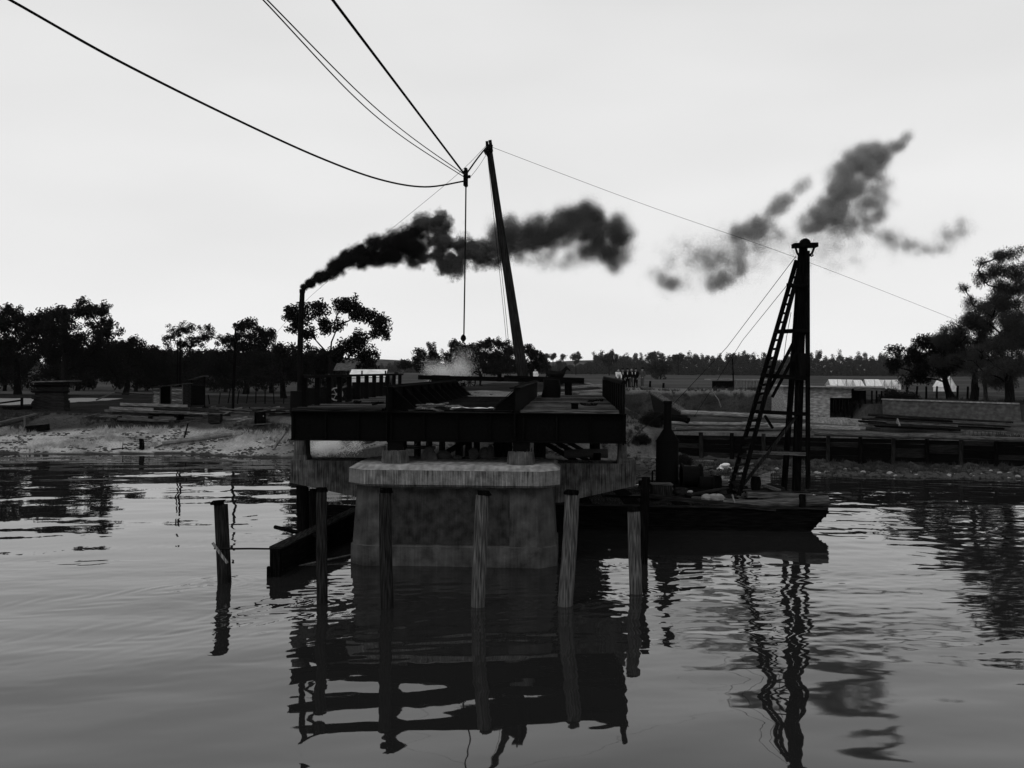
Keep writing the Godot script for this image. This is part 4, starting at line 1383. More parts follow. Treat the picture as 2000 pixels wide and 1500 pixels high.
	# upright boiler
	root = thing("donkey_boiler", "black upright steam boiler with a tapered top on the barge", "boiler", P(1303, 943, 42.0))
	var c := P(1303, 943, 42.0)
	st = kit()
	tube(st, [c, c + Vector3(0, 1.75, 0)], [0.47, 0.46], 18)
	for h in [0.1, 0.9, 1.7]:
		tube(st, [c + Vector3(0, h, 0), c + Vector3(0, h + 0.06, 0)], [0.485, 0.485], 18)
	part(root, "shell", st, M.iron)
	st = kit()
	tube(st, [c + Vector3(0, 1.75, 0), c + Vector3(0, 2.2, 0)], [0.46, 0.18], 18)
	part(root, "cone", st, M.iron)
	st = kit()
	tube(st, [c + Vector3(0, 2.18, 0), c + Vector3(0.01, 3.3, 0)], [0.17, 0.16], 14)
	part(root, "chimney", st, M.iron)
	st = kit()
	tube(st, [c + Vector3(0.01, 3.24, 0), c + Vector3(0.01, 3.36, 0)], [0.19, 0.18], 14)
	part(root, "chimney_rim", st, M.iron)
	st = kit()
	tube(st, [c + Vector3(-0.5, 0.5, 0.1), c + Vector3(-0.62, 0.5, 0.1), c + Vector3(-0.62, -0.2, 0.1)], [0.04], 8)
	part(root, "feed_pipe", st, M.iron)
	var blk := thing("boiler_block", "squat grey block standing before the boiler on the barge", "block", P(1291, 972, 40.0))
	piece(blk, "body", M.dark_y, laid(P(1272, 958, 40.0), P(1311, 958, 40.0), 0.7, 0.55), 1)
	piece(blk, "top_slab", M.mid_x, laid(P(1271, 945, 40.0), P(1312, 945, 40.0), 0.74, 0.05), 2)
	root = thing("steam_winch", "black steam winch with two drums right of the boiler", "winch", P(1355, 955, 41.5))
	var wc := P(1352, 930, 41.5)
	st = kit()
	tube(st, [wc + Vector3(-0.45, 0, 0), wc + Vector3(0.35, 0, 0)], [0.42, 0.42], 18)
	for x in [-0.45, 0.3]:
		tube(st, [wc + Vector3(x, 0, 0), wc + Vector3(x + 0.07, 0, 0)], [0.52, 0.52], 18)
	part(root, "drum", st, M.iron)
	st = kit()
	tube(st, [wc + Vector3(0.2, -0.25, 0.45), wc + Vector3(0.75, -0.25, 0.45)], [0.3, 0.3], 16)
	tube(st, [wc + Vector3(0.7, -0.25, 0.45), wc + Vector3(0.76, -0.25, 0.45)], [0.38, 0.38], 16)
	part(root, "small_drum", st, M.iron)
	st = kit()
	block(st, Transform3D(Basis.from_scale(Vector3(1.6, 0.14, 1.2)), wc + Vector3(0.1, -0.5, 0.1)))
	part(root, "bed", st, M.black_x)

	# pile driver
	root = thing("pile_driver", "tall black timber pile driver with a ladder back, on the barge", "pile driver", P(1550, 962, 41.5))
	var D := 41.3
	for e in [[1564, 500, 1531, 958, 0.2, 42.4], [1569, 478, 1555, 960, 0.28, 41.2], [1577, 490, 1578, 952, 0.15, 40.6]]:
		st = kit()
		beam(st, P(e[0], e[1], D + (e[5] - D) * 0.5), P(e[2], e[3], e[5]), e[4], e[4], Vector3(1, 0, 0))
		part(root, "leader", st, M.black_y)
	var feet := [[P(1556, 508, 41.6), P(1424, 962, 42.6)], [P(1562, 520, 41.4), P(1443, 968, 40.8)]]
	for f in feet:
		st = kit()
		beam(st, f[0], f[1], 0.17, 0.15, Vector3(1, 0, 0))
		part(root, "ladder_stile", st, M.black_y)
	for k in 24:
		var t := 0.07 + k * 0.0385
		st = kit()
		var p: Vector3 = feet[0][0].lerp(feet[0][1], t)
		var q: Vector3 = feet[1][0].lerp(feet[1][1], t - 0.015)
		var out := (p - q).normalized()
		beam(st, p + out * 0.12 + Vector3(0, 0, 0.12), q + Vector3(0, 0, 0.05), 0.07, 0.09)
		part(root, "rung", st, M[("dark" if k > 17 else "black") + "_x"])
	for e in [[1538, 556, 1576, 558, 0.12, "black"], [1515, 648, 1580, 645, 0.17, "black"], [1486, 733, 1580, 739, 0.17, "black"], [1477, 804, 1579, 809, 0.15, "black"], [1459, 883, 1576, 887, 0.13, "mid"]]:
		st = kit()
		beam(st, P(e[0], e[1], 41.6), P(e[2], e[3], 40.7), 0.12, e[4])
		part(root, "cross_piece", st, M[e[5] + "_x"])
	for e in [[1552, 664, 1494, 778, 0.16, "black"], [1562, 676, 1508, 776, 0.12, "black"], [1556, 812, 1440, 962, 0.14, "dark"], [1550, 816, 1497, 884, 0.1, "black"], [1494, 812, 1509, 836, 0.08, "black"], [1510, 877, 1550, 886, 0.08, "dark"], [1575, 885, 1577, 955, 0.07, "black"]]:
		st = kit()
		beam(st, P(e[0], e[1], 41.1), P(e[2], e[3], 41.4), 0.1, e[4], Vector3(0, 0, 1))
		part(root, "brace", st, M[e[5] + "_y"])
	st = kit()
	beam(st, P(1549, 480, 41.0), P(1595, 479, 41.0), 0.5, 0.17)
	var head := part(root, "head_beam", st, M.black_x)
	for e in [[1554, 484, 1561, 500], [1590, 484, 1581, 500]]:
		st = kit()
		tube(st, [P(e[0], e[1], 41.0), P(e[0] * 0.6 + e[2] * 0.4, e[1] * 0.4 + e[3] * 0.6, 41.0), P(e[2], e[3], 41.0)], [0.045], 6)
		part(head, "bracket", st, M.iron)
	st = kit()
	var sc := P(1572, 476, 41.0)
	tube(st, [sc + Vector3(0, 0, 0.14), sc + Vector3(0, 0, 0.1), sc + Vector3(0, 0, -0.1), sc + Vector3(0, 0, -0.14)], [0.2, 0.21, 0.21, 0.2], 20)
	part(root, "sheave", st, M.iron)
	st = kit()
	tube(st, [P(1583, 498, 41.0), P(1587, 495, 41.0), P(1588, 499, 41.0), P(1584, 501, 41.0)], [0.03], 6)
	part(root, "eye_ring", st, M.iron)
	st = kit()
	beam(st, P(1571, 690, 40.9), P(1570, 735, 40.9), 0.34, 0.34, Vector3(1, 0, 0))
	part(root, "hammer", st, M.iron)
	for e in [["thin stay wire from the pile driver head down to the bridge's right corner", [[1555, 500, 41.3], [1420, 678, 46.0], [1305, 800, 52.0]]], ["thin stay wire from the upper ladder of the pile driver to the far bank", [[1537, 557, 41.6], [1450, 665, 50.0], [1355, 815, 63.5]]], ["thin wire hanging inside the pile driver frame", [[1545, 610, 41.5], [1536, 660, 41.5], [1528, 720, 41.5]]], ["thin stay wire from the boiler foot up to the bridge's outer girder", [[1222, 870, 36.0], [1260, 833, 40.0], [1300, 800, 48.0]]]]:
		st = kit()
		var pts := []
		for p in e[1]:
			pts.append(P(p[0], p[1], p[2]))
		tube(st, pts, [0.013], 5)
		single("stay_wire", e[0], "wire", st, M.rope, pts[-1], "stay wires of the pile driver")

	# little punt and drifting timber behind the barge
	root = thing("punt", "pale pointed end of a small punt behind the pile driver", "boat", P(1488, 947, 49.0))
	var hull := kit()
	var inside := kit()
	var p0 := G(1462, 945, 0.0)
	var p1 := G(1506, 950, 0.0)
	var fore := (p1 - p0).normalized()
	var beamw := fore.cross(Vector3.UP)
	var last := []
	for k in 9:
		var u := k / 8.0
		var w := 0.55 * sqrt(maxf(1.0 - u * u, 0.01))
		var lift := 0.42 * u * u
		var q := p0.lerp(p1, u)
		var sec := [q + beamw * w + Vector3(0, 0.36 + lift, 0), q + beamw * w * 0.7 + Vector3(0, -0.1 + lift * 0.7, 0), q - beamw * w * 0.7 + Vector3(0, -0.1 + lift * 0.7, 0), q - beamw * w + Vector3(0, 0.36 + lift, 0)]
		if last:
			for m in 3:
				quad(hull, last[m], sec[m], sec[m + 1], last[m + 1])
			quad(inside, last[0] - Vector3(0, 0.12, 0), sec[0] - Vector3(0, 0.12, 0), sec[3] - Vector3(0, 0.12, 0), last[3] - Vector3(0, 0.12, 0))
		last = sec
	part(root, "hull", hull, M.pale_x)
	part(root, "floor_boards", inside, M.pale_x)
	st = kit()
	beam(st, p0.lerp(p1, 0.4) - beamw * 0.5 + Vector3(0, 0.38, 0), p0.lerp(p1, 0.4) + beamw * 0.5 + Vector3(0, 0.38, 0), 0.2, 0.04)
	part(root, "thwart", st, M.mid_x)
	for k in 9:
		var a := Vector3(rng.randf_range(5.5, 9.0), 0.06, -rng.randf_range(46.0, 56.0))
		st = kit()
		log_shape(st, a, a + Vector3(rng.randf_range(2.0, 4.5), rng.randf_range(-0.05, 0.1), rng.randf_range(-0.8, 0.8)), 0.16, 0.13, 8, 5, 0.08)
		single("floating_log", "dark log floating in the raft behind the barge", "log", st, M[["dark_x", "black_x", "mid_x"][k % 3]], a, "logs rafted behind the barge")

func cable(label: String, pts: Array, r: float, beyond: Vector3 = Vector3.ZERO) -> void:
	var c := Curve3D.new()
	if beyond != Vector3.ZERO:   # it runs on over the near bank, behind the camera
		c.add_point(beyond)
	var n := pts.size()
	for i in n:
		var p: Vector3 = P(pts[i][0], pts[i][1], pts[i][2])
		var before: Vector3 = P(pts[maxi(i - 1, 0)][0], pts[maxi(i - 1, 0)][1], pts[maxi(i - 1, 0)][2])
		var after: Vector3 = P(pts[mini(i + 1, n - 1)][0], pts[mini(i + 1, n - 1)][1], pts[mini(i + 1, n - 1)][2])
		var tang := (after - before) / 6.0
		c.add_point(p, -tang, tang)
	c.bake_interval = 0.6
	var st := kit()
	var out := []
	for q in c.get_baked_points():
		out.append(q)
	tube(st, out, [r], 6, false)
	single("ropeway_cable" if r > 0.016 else "guy_wire", label, "cable", st, M.rope, out[-1])

func make_trestle() -> void:
	var root := thing("timber_trestle", "dark timber trestle joining the far end of the span to the bank", "trestle", B(5.8, 0, 24.0))
	for t in [22.6, 28.0, 34.0]:
		for s in [1.0, 3.4, 5.6, 7.9, 11.2]:
			var st := kit()
			var foot := B(s, 0, t)
			foot.y = minf(land(foot.x, -foot.z), 0.0) - 0.5
			log_shape(st, foot, B(s, 3.1, t), 0.2, 0.18, 8, 5, 0.06)
			part(root, "post", st, M.black_y)
		piece(root, "cap_beam", M.black_x, laid(B(0.2, 3.28, t), B(11.6, 3.28, t), 0.4, 0.36), 0)
		piece(root, "brace", M.black_x, laid(B(1.0, 0.2, t - 0.25), B(5.6, 3.0, t - 0.25), 0.12, 0.25), 1)
		piece(root, "brace", M.black_x, laid(B(11.2, 0.2, t - 0.25), B(6.4, 3.0, t - 0.25), 0.12, 0.25), 1)
	for s in [1.0, 3.4, 5.6, 7.9, 11.2]:
		piece(root, "stringer", M.black_z, laid(B(s, 3.65, 22.4), B(s, 3.65, 38.5), 0.35, 0.38), 2)
	for k in 48:
		piece(root, "deck_plank", M[["black", "dark", "dark"][k % 3] + "_x"], laid(B(0.3, 3.9, 22.5 + k * 0.34), B(11.4, 3.9 + rng.randf_range(-0.02, 0.02), 22.5 + k * 0.34), 0.31, 0.09), k)

func make_ropeway() -> void:
	var root := thing("derrick_mast", "tall bare pole mast leaning left at the far end of the bridge", "mast", P(1037, 838, 60.0))
	var st := kit()
	log_shape(st, P(1037, 838, 60.0), P(957, 292, 60.0), 0.36, 0.17, 12, 18, 0.07)
	part(root, "pole", st, M.dark_y)
	st = kit()
	for e in [[951, 276, 952, 300, 0.1], [957, 274, 960, 296, 0.12], [950, 286, 962, 288, 0.16]]:
		beam(st, P(e[0], e[1], 59.8), P(e[2], e[3], 59.8), e[4] * 1.6, e[4] * 1.6)
	part(root, "head_fitting", st, M.iron)
	for e in [[949, 290, 949, 302, 0.1], [953, 296, 953, 306, 0.1]]:
		st = kit()
		tube(st, [P(e[0], e[1], 59.6), P(e[0], (e[1] + e[3]) * 0.5, 59.6), P(e[2], e[3], 59.6)], [0.05, 0.13, 0.05], 8)
		part(root, "tackle_block", st, M.iron)
	root = thing("cable_carriage", "black block carriage hanging on the overhead cable left of the mast top", "carriage", P(910, 366, 50.0))
	st = kit()
	block(st, Transform3D(Basis.from_scale(Vector3(0.22, 0.72, 0.25)), P(909.5, 348, 50.0)))
	part(root, "cheek_plates", st, M.iron)
	for e in [[332, 0.09], [345, 0.13], [361, 0.1]]:
		st = kit()
		var c := P(910, e[0], 50.0)
		tube(st, [c + Vector3(0, 0, 0.17), c + Vector3(0, 0, -0.17)], [e[1], e[1]], 14)
		part(root, "pulley", st, M.iron)
	st = kit()
	block(st, Transform3D(Basis.from_scale(Vector3(0.1, 0.14, 0.1)), P(917, 345, 50.0)))
	part(root, "side_lug", st, M.iron)
	root = thing("lifting_hook", "black hook block hanging on the long vertical line", "hook", P(905, 676, 50.0))
	st = kit()
	var hc := P(905, 662, 50.0)
	tube(st, [hc + Vector3(0, 0.22, 0), hc + Vector3(0, 0.12, 0), hc, hc - Vector3(0, 0.14, 0)], [0.04, 0.12, 0.14, 0.05], 10)
	part(root, "weight", st, M.iron)
	st = kit()
	var hook := []
	for k in 9:
		var a := -0.5 + k * 0.5
		hook.append(hc + Vector3(sin(a) * 0.09, -0.28 + cos(a) * 0.1, 0))
	tube(st, [hc - Vector3(0, 0.1, 0)] + hook, [0.03], 6)
	part(root, "hook", st, M.iron)
	cable("thick track cable running from the top of the picture to the block carriage", [[560, -120, 27.0], [650, 0, 30.5], [780, 172, 38.0], [907, 340, 49.9]], 0.045, Vector3(-11.6, 21.0, 6.0))
	cable("taut track cable between the block carriage and the mast top", [[912, 338, 50.1], [932, 310, 55.0], [951, 286, 59.6]], 0.045)
	cable("sagging thick rope sweeping down from the top left corner to the carriage", [[-120, -75, 22.0], [20, 0, 25.0], [230, 118, 29.5], [450, 228, 35.0], [620, 306, 40.0], [740, 350, 44.0], [830, 365, 47.0], [905, 354, 49.8]], 0.04, Vector3(-12.4, 17.6, 6.0))
	cable("upper of the two thin hauling lines slanting down to the carriage", [[460, -60, 28.0], [522, 0, 30.0], [700, 180, 38.0], [800, 265, 44.0], [907, 341, 49.8]], 0.022, Vector3(-12.2, 20.6, 6.0))
	cable("lower of the two thin hauling lines slanting down to the carriage", [[450, -60, 28.0], [514, 0, 30.0], [690, 187, 38.0], [790, 270, 44.0], [907, 346, 49.8]], 0.022, Vector3(-12.5, 20.5, 6.0))
	cable("long vertical lifting line between the carriage and the hook", [[910, 365, 50.0], [908.5, 500, 50.0], [906, 655, 50.0]], 0.035)
	cable("thin guy wire from the mast top down past the pile driver to the right", [[960, 287, 60.0], [1260, 400, 66.0], [1560, 505, 74.0], [1840, 614, 84.0], [1900, 640, 87.0]], 0.012)
	cable("thin guy wire from the mast top down to the left trees", [[950, 284, 60.0], [880, 352, 64.0], [700, 500, 76.0], [600, 585, 86.0], [540, 650, 96.0]], 0.012)
	cable("left fall rope hanging beside the mast", [[952, 305, 59.7], [962, 400, 59.8], [988, 655, 60.0], [992, 735, 60.0]], 0.013)
	cable("right fall rope hanging beside the mast", [[953, 305, 59.7], [966, 400, 59.8], [992, 655, 60.0], [997, 735, 60.0]], 0.015)
	cable("thin tackle line from the carriage to the mast head", [[917, 348, 50.0], [935, 325, 54.0], [949, 303, 59.5]], 0.012)
	# the tall chimney
	root = thing("iron_chimney", "tall black iron chimney behind the left end of the bridge", "chimney", on_ground(587, 81.0))
	var base := on_ground(587, 81.0)
	st = kit()
	tube(st, [base, P(586, 680, 81.0), P(590.5, 566, 81.0)], [0.27, 0.23, 0.2], 16)
	part(root, "flue", st, M.iron)
	st = kit()
	tube(st, [P(590.5, 572, 81.0), P(590.5, 565, 81.0)], [0.235, 0.235], 16)
	part(root, "rim", st, M.iron)
	st = kit()
	tube(st, [base + Vector3(0, 0, 0.2), base + Vector3(0, 1.9, 0.2)], [0.8, 0.75], 16)
	part(root, "boiler_shell", st, M.iron)

# ---------------------------------------------------------------- left bank
func lying(called: String, label: String, a: Vector3, b: Vector3, w: float, h: float, m: String, group: String = "") -> void:
	var c := (a + b) * 0.5
	var root := MeshInstance3D.new()
	root.name = numbered(called)
	root.mesh = cube_meshes[rng.randi() % 4]
	root.material_override = M[m]
	root.transform = laid(a, b, w, h)
	add_child(root)
	tag(root, label, "timber", group)

func lying_log(called: String, label: String, a: Vector3, b: Vector3, r0: float, r1: float, m: String, group: String = "") -> void:
	var st := kit()
	log_shape(st, a, b, r0, r1, 10, 7, 0.08)
	single(called, label, "log", st, M[m], Vector3((a.x + b.x) * 0.5, minf(a.y, b.y) - r0, (a.z + b.z) * 0.5), group)

func make_left_bank() -> void:
	# tall stack of sawn planks at the far left
	var d := 84.0
	var y0 := on_ground(98, d).y
	for k in 15:
		var inset := k * 0.022 * (k % 3)
		for j in 3:
			var a := P(66 + inset * 20.0 + rng.randf_range(-2, 2), 800, d + j * 0.95)
			var b := P(131 - inset * 6.0 + rng.randf_range(-2, 2), 800, d + j * 0.95)
			a.y = y0 + 0.1 + k * 0.165
			b.y = a.y
			lying("sawn_plank", "sawn plank in the tall square stack by the rail fence", a, b, 0.9, 0.155, ["dark_x", "dark_x", "dark_x", "black_x"][rng.randi() % 4], "planks of the tall square stack")
	var a0 := P(68, 745, d - 0.5)
	var b0 := P(134, 744, d - 0.5)
	lying("cover_board", "pale cover board on top of the tall plank stack", a0 + Vector3(0, -0.02, -1), b0 + Vector3(0, -0.02, -1), 3.0, 0.09, "mid_x")
	# long beams stacked before the hut
	var spots := [[195, 812, 345, 818, 79.0, "mid_x"], [230, 818, 330, 822, 78.6, "mid_x"], [205, 802, 370, 806, 80.0, "mid_x"], [214, 797, 300, 799, 80.6, "pale_x"], [235, 789, 366, 793, 81.0, "pale_x"], [300, 800, 400, 804, 81.4, "dark_x"], [260, 808, 395, 812, 80.6, "dark_x"], [340, 806, 408, 808, 79.8, "mid_x"], [220, 806, 290, 809, 79.4, "dark_x"], [280, 795, 370, 798, 81.4, "mid_x"], [250, 802, 330, 805, 80.2, "pale_x"]]
	for e in spots:
		var a := P(e[0], e[1], e[4])
		var b := P(e[2], e[3], e[4] + 0.6)
		lying("squared_beam", "squared beam in the loose stack on the bank before the hut", a, b, 0.3, 0.2, e[5], "beams stacked before the hut")
	for e in [[240, 812, 79.6], [300, 812, 79.9], [350, 810, 80.3]]:
		var a := P(e[0], e[1], e[2])
		lying("bearer", "short bearer block under the loose stack of beams", a + Vector3(0, -0.2, -0.8), a + Vector3(0, -0.2, 0.8), 0.3, 0.4, "black_z", "bearers under the beam stack")
	# lean-to sheet left of the hut: a tilted low platform
	lying("long_pole", "long thin pole lying behind the beam stack left of the hut", P(188, 781, 90.0), P(224, 767, 93.0), 0.1, 0.1, "mid_x")
	lying("long_pole", "long dark rail running from the thin pole to the hut", P(224, 767, 93.0), P(300, 771, 92.0), 0.1, 0.1, "dark_x")
	for e in [["pale plank lying right of the beam stack", 362, 806, 405, 809, 80.0, "pale_x"], ["long pale plank behind the crate", 425, 797, 492, 802, 82.0, "mid_x"], ["second long pale plank behind the crate", 430, 803, 488, 806, 81.0, "mid_x"], ["thin plank lying on the slope under the barrel box", 485, 830, 530, 827, 77.0, "mid_x"], ["pale plank running down beside the beam stack", 160, 815, 195, 807, 80.0, "mid_x"]]:
		lying("loose_plank", e[0], P(e[1], e[2], e[5]), P(e[3], e[4], e[5]), 0.25, 0.08, e[6])
	var c := on_ground(421, 80.0)
	var root := thing("crate", "square wooden crate at the right end of the beam stack", "crate", c)
	for k in 4:
		piece(root, "side_board", M.dark_x, laid(c + Vector3(-0.45, 0.12 + k * 0.17, 0.4), c + Vector3(0.45, 0.12 + k * 0.17, 0.4), 0.04, 0.155), k)
		piece(root, "side_board", M.dark_z, laid(c + Vector3(0.45, 0.12 + k * 0.17, 0.42), c + Vector3(0.45, 0.12 + k * 0.17, -0.4), 0.04, 0.155), k)
	piece(root, "lid", M.mid_x, laid(c + Vector3(-0.47, 0.74, 0), c + Vector3(0.47, 0.74, 0), 0.86, 0.05), 1)
	piece(root, "lining", M.black_x, laid(c + Vector3(-0.42, 0.36, -0.02), c + Vector3(0.42, 0.36, -0.02), 0.76, 0.66), 1)
	c = on_ground(510, 78.0)
	root = thing("dark_locker", "dark upright box with a white parcel on its front near the bridge", "box", c)
	for k in 3:
		piece(root, "board", M.black_y, laid(c + Vector3(-0.35 + k * 0.36, 0, 0.3), c + Vector3(-0.35 + k * 0.36, 1.0, 0.3), 0.05, 0.34), k)
	piece(root, "body", M.black_y, laid(c + Vector3(0, 0, -0.02), c + Vector3(0, 0.98, -0.02), 0.55, 1.0), 1)
	piece(root, "parcel", M.cloth_white, laid(c + Vector3(0.0, 0.72, 0.38), c + Vector3(0.3, 0.72, 0.38), 0.1, 0.1), 1)

	# weatherboard hut
	d = 93.0
	var l := on_ground(299, d)
	var r := on_ground(357, d)
	var h0 := 1.75
	var h1 := 2.15
	root = thing("hut", "small weatherboard hut with a dark doorway and a skillion roof", "hut", (l + r) * 0.5)
	for e in [[0.0, 0.24], [0.62, 1.0]]:
		for k in 12:
			var y := 0.08 + k * 0.16
			if y > lerpf(h0, h1, e[0]):
				continue
			var a := l.lerp(r, e[0]) + Vector3(0, y, 0)
			var b := l.lerp(r, e[1]) + Vector3(0, y, 0)
			piece(root, "weatherboard", M[["mid_x", "pale_x", "mid_x", "pale_x"][rng.randi() % 4]], laid(a, b, 0.04, 0.15), k)
	for e in [0.0, 0.24, 0.62, 1.0]:
		piece(root, "post", M.mid_y, laid(l.lerp(r, e) + Vector3(0, -0.1, 0.05), l.lerp(r, e) + Vector3(0, lerpf(h0, h1, e), 0.05), 0.08, 0.08), 1)
	for e in [[l, h0], [r, h1]]:
		piece(root, "side_wall", M.dark_z, laid(e[0] + Vector3(0, e[1] * 0.5, 0.0), e[0] + Vector3(0, e[1] * 0.5, -2.4), 0.05, e[1]), 1)
	piece(root, "back_wall", M.black_x, laid(l + Vector3(0, 0.95, -2.4), r + Vector3(0, 0.95, -2.4), 0.05, 1.9), 1)
	piece(root, "roof", M.mid_x, laid(l + Vector3(-0.15, h0 + 0.06, -1.1), r + Vector3(0.15, h1 + 0.08, -1.1), 2.9, 0.06), 2)
	# bare poles
	for e in [["taller bare pole rising behind the hut", 352.0, 660.0, 94.0, 0.1], ["second bare pole just left of the taller one behind the hut", 347.0, 668.0, 96.0, 0.07], ["leaning bare pole right of the hut, before the dark trees", 455.0, 640.0, 84.0, 0.11]]:
		var foot := on_ground(e[1], e[3], -0.2)
		lying_log("bare_pole", e[0], foot, P(e[1] + (6.0 if e[1] > 400 else 0.0), e[2], e[3]), e[4] * 1.2, e[4] * 0.8, "black_y")
	# pale log, stump, sticks on the beach
	lying_log("round_log", "long pale log lying near the water on the left bank", on_ground(318, 73.2, 0.2), on_ground(454, 75.0, 0.4), 0.15, 0.22, "pale_x")
	lying_log("round_log", "thin broken branch beside the long pale log", on_ground(303, 72.6, 0.05), on_ground(328, 73.4, 0.2), 0.06, 0.07, "mid_x")
	var sb := G(276, 869, 0.55)
	lying_log("tree_stump", "short dark stump standing on the pale beach", sb + Vector3(0, -0.3, 0), sb + Vector3(0, 0.42, 0), 0.2, 0.16, "black_y")
	lying_log("stake", "dark leaning stake stuck in the slope above the pale log", P(360, 855, 75.5), P(367, 827, 76.0), 0.06, 0.05, "black_y")
	lying_log("stake", "thin stake leaning beside the left wing of the pier", P(533, 880, 70.5), P(560, 842, 72.0), 0.05, 0.05, "mid_y")
	lying_log("stake", "short pale stake stuck in the bank beside the thin one", P(533, 878, 70.3), P(542, 860, 70.8), 0.09, 0.09, "pale_y")
	lying_log("dead_branch", "forked dead branch at the water's edge below the stump", on_ground(218, 71.6, 0.06), on_ground(250, 72.0, 0.12), 0.05, 0.03, "black_x")
	lying_log("dead_branch", "upright twig rising from the forked branch at the water", on_ground(240, 71.9, 0.0), on_ground(241, 71.9, 0.5), 0.03, 0.02, "black_y")
	# rail fence and ramp at the far left
	lying_log("fence_post", "thick post at the end of the rail fence at the far left", on_ground(43, 88.0, -0.1), P(43, 777, 88.0), 0.12, 0.11, "black_y")
	lying_log("fence_rail", "drooping rail from the left edge to the thick fence post", P(-30, 791, 89.0), P(40, 782, 88.2), 0.07, 0.07, "black_x")
	lying("ramp_plank", "upper plank of the ramp slanting down at the left edge", P(-20, 830, 75.5), P(70, 809, 80.5), 0.35, 0.12, "mid_x")
	lying("ramp_plank", "lower plank of the ramp slanting down at the left edge", P(-20, 838, 75.0), P(45, 821, 78.0), 0.3, 0.1, "dark_x")
	lying_log("fence_post", "pale post standing under the ramp beside the dark hollow", P(48, 842, 77.0), P(48, 814, 77.6), 0.09, 0.08, "mid_y")
	lying("squared_beam", "black block standing in for the shade of the hollow beside the ramp", P(52, 838, 77.2), P(95, 834, 77.4), 0.6, 0.45, "black_x")  # solid black block put in for the dark of a hollow; no pit dug
	lying("squared_beam", "thin pale edge plank on the black block by the ramp", P(58, 826, 77.6), P(92, 830, 77.4), 0.12, 0.06, "mid_x")
	lying("board_fence", "long black board fence behind the rail fence at the far left", P(-40, 801, 86.5), P(66, 799, 86.0), 0.1, 0.55, "black_x")

	root = thing("low_lean_to", "low lean-to with a pale slanting roof right of the hut", "lean-to", on_ground(392, 96.0))
	piece(root, "roof", M.mid_x, laid(P(372, 742, 97.0), P(402, 734, 97.0), 1.8, 0.06), 1)
	for x in [374.0, 400.0]:
		piece(root, "post", M.black_y, laid(on_ground(x, 96.4), P(x, 742 if x < 380 else 736, 96.4), 0.1, 0.1), 0)
	piece(root, "back_wall", M.black_x, laid(on_ground(373, 98.0, 0.9), on_ground(401, 98.0, 0.9), 0.06, 1.8), 2)
	for k in 34:
		var dd := rng.randf_range(79.0, 92.0)
		var q := on_ground(rng.randf_range(395, 560), dd, 0.07)
		var v := Vector3(rng.randf_range(0.3, 1.1), rng.randf_range(-0.02, 0.15), rng.randf_range(-0.4, 0.4))
		lying("yard_timber", "odd timber lying in the yard between the hut and the chimney", q - v, q + v, 0.14, 0.1, ["mid_x", "dark_x", "black_x", "pale_x"][k % 4], "odd timbers in the left yard")
	for k in 9:
		var q := on_ground(410 + k * 18, 100.0 + (k % 3))
		lying_log("yard_stake", "thin upright stake in the yard before the dark trees", q, q + Vector3(rng.randf_range(-0.2, 0.2), rng.randf_range(0.9, 1.8), 0), 0.06, 0.05, "black_y", "stakes in the left yard")
	# engine shelter behind the bridge's left deck
	d = 76.0
	root = thing("canvas_shelter", "white canvas shelter seen through the bridge's left railing", "shelter", on_ground(718, d))
	var st := kit()
	plate(st, [P(687, 722, d + 2.0), P(757, 722, d + 2.0), P(753, 736, d), P(680, 738, d)], Vector3(0, 0.02, 0.01))
	part(root, "roof_cloth", st, M.canvas)
	st = kit()
	plate(st, [P(682, 739.5, d + 0.02), P(752, 737.5, d + 0.02), P(751, 753, d + 0.1), P(677, 753, d + 0.1)], Vector3(0, 0, -0.02))
	part(root, "front_cloth", st, M.canvas)
	for x in [680.0, 707.0, 753.0]:
		st = kit()
		var foot := on_ground(x, d + 0.2)
		beam(st, foot, P(x, 724, d + 0.2), 0.1, 0.1, Vector3(1, 0, 0))
		part(root, "pole", st, M.black_y)
	st = kit()
	plate(st, [P(755, 730, d + 2.0), P(772, 730, d + 2.0), P(770, 752, d + 2.0), P(757, 752, d + 2.0)], Vector3(0, 0, -0.03))
	part(root, "side_cloth", st, M.canvas_grey)
	root = thing("canvas_awning", "dull grey canvas awning above and left of the white shelter", "awning", on_ground(670, 82.0))
	st = kit()
	plate(st, [P(658, 710, 84.0), P(696, 710, 84.0), P(691, 724, 82.0), P(651, 724, 82.0)], Vector3(0, 0.03, 0))
	part(root, "cloth", st, M.canvas_grey)
	for x in [653.0, 692.0]:
		st = kit()
		beam(st, on_ground(x, 82.1), P(x, 722, 82.1), 0.08, 0.08, Vector3(1, 0, 0))
		part(root, "pole", st, M.black_y)
	root = thing("hoisting_engine", "black hoisting engine with spoked wheels behind the left railing", "engine", on_ground(650, 74.0))
	for e in [[657, 770, 0.45], [676, 768, 0.4], [632, 766, 0.35]]:
		st = kit()
		var q := P(e[0], e[1], 73.6)
		var rim := []
		for k in 17:
			rim.append(q + Vector3(cos(k * TAU / 16.0), sin(k * TAU / 16.0), 0) * e[2])
		tube(st, rim, [0.05], 6)
		for k in 6:
			tube(st, [q, q + Vector3(cos(k * TAU / 6.0), sin(k * TAU / 6.0), 0) * e[2]], [0.025], 5)
		part(root, "wheel", st, M.tin if e[0] == 657 else M.iron)
	st = kit()
	beam(st, P(600, 775, 75.0), P(690, 775, 75.0), 1.2, 1.3)
	beam(st, P(690, 765, 75.6), P(765, 765, 75.6), 1.2, 1.4)
	part(root, "engine_bed", st, M.iron)
	st = kit()
	beam(st, P(640, 752, 74.6), P(643, 730, 74.6), 0.12, 0.12, Vector3(1, 0, 0))
	part(root, "lever", st, M.mid_y)
	c = on_ground(774, 80.0)
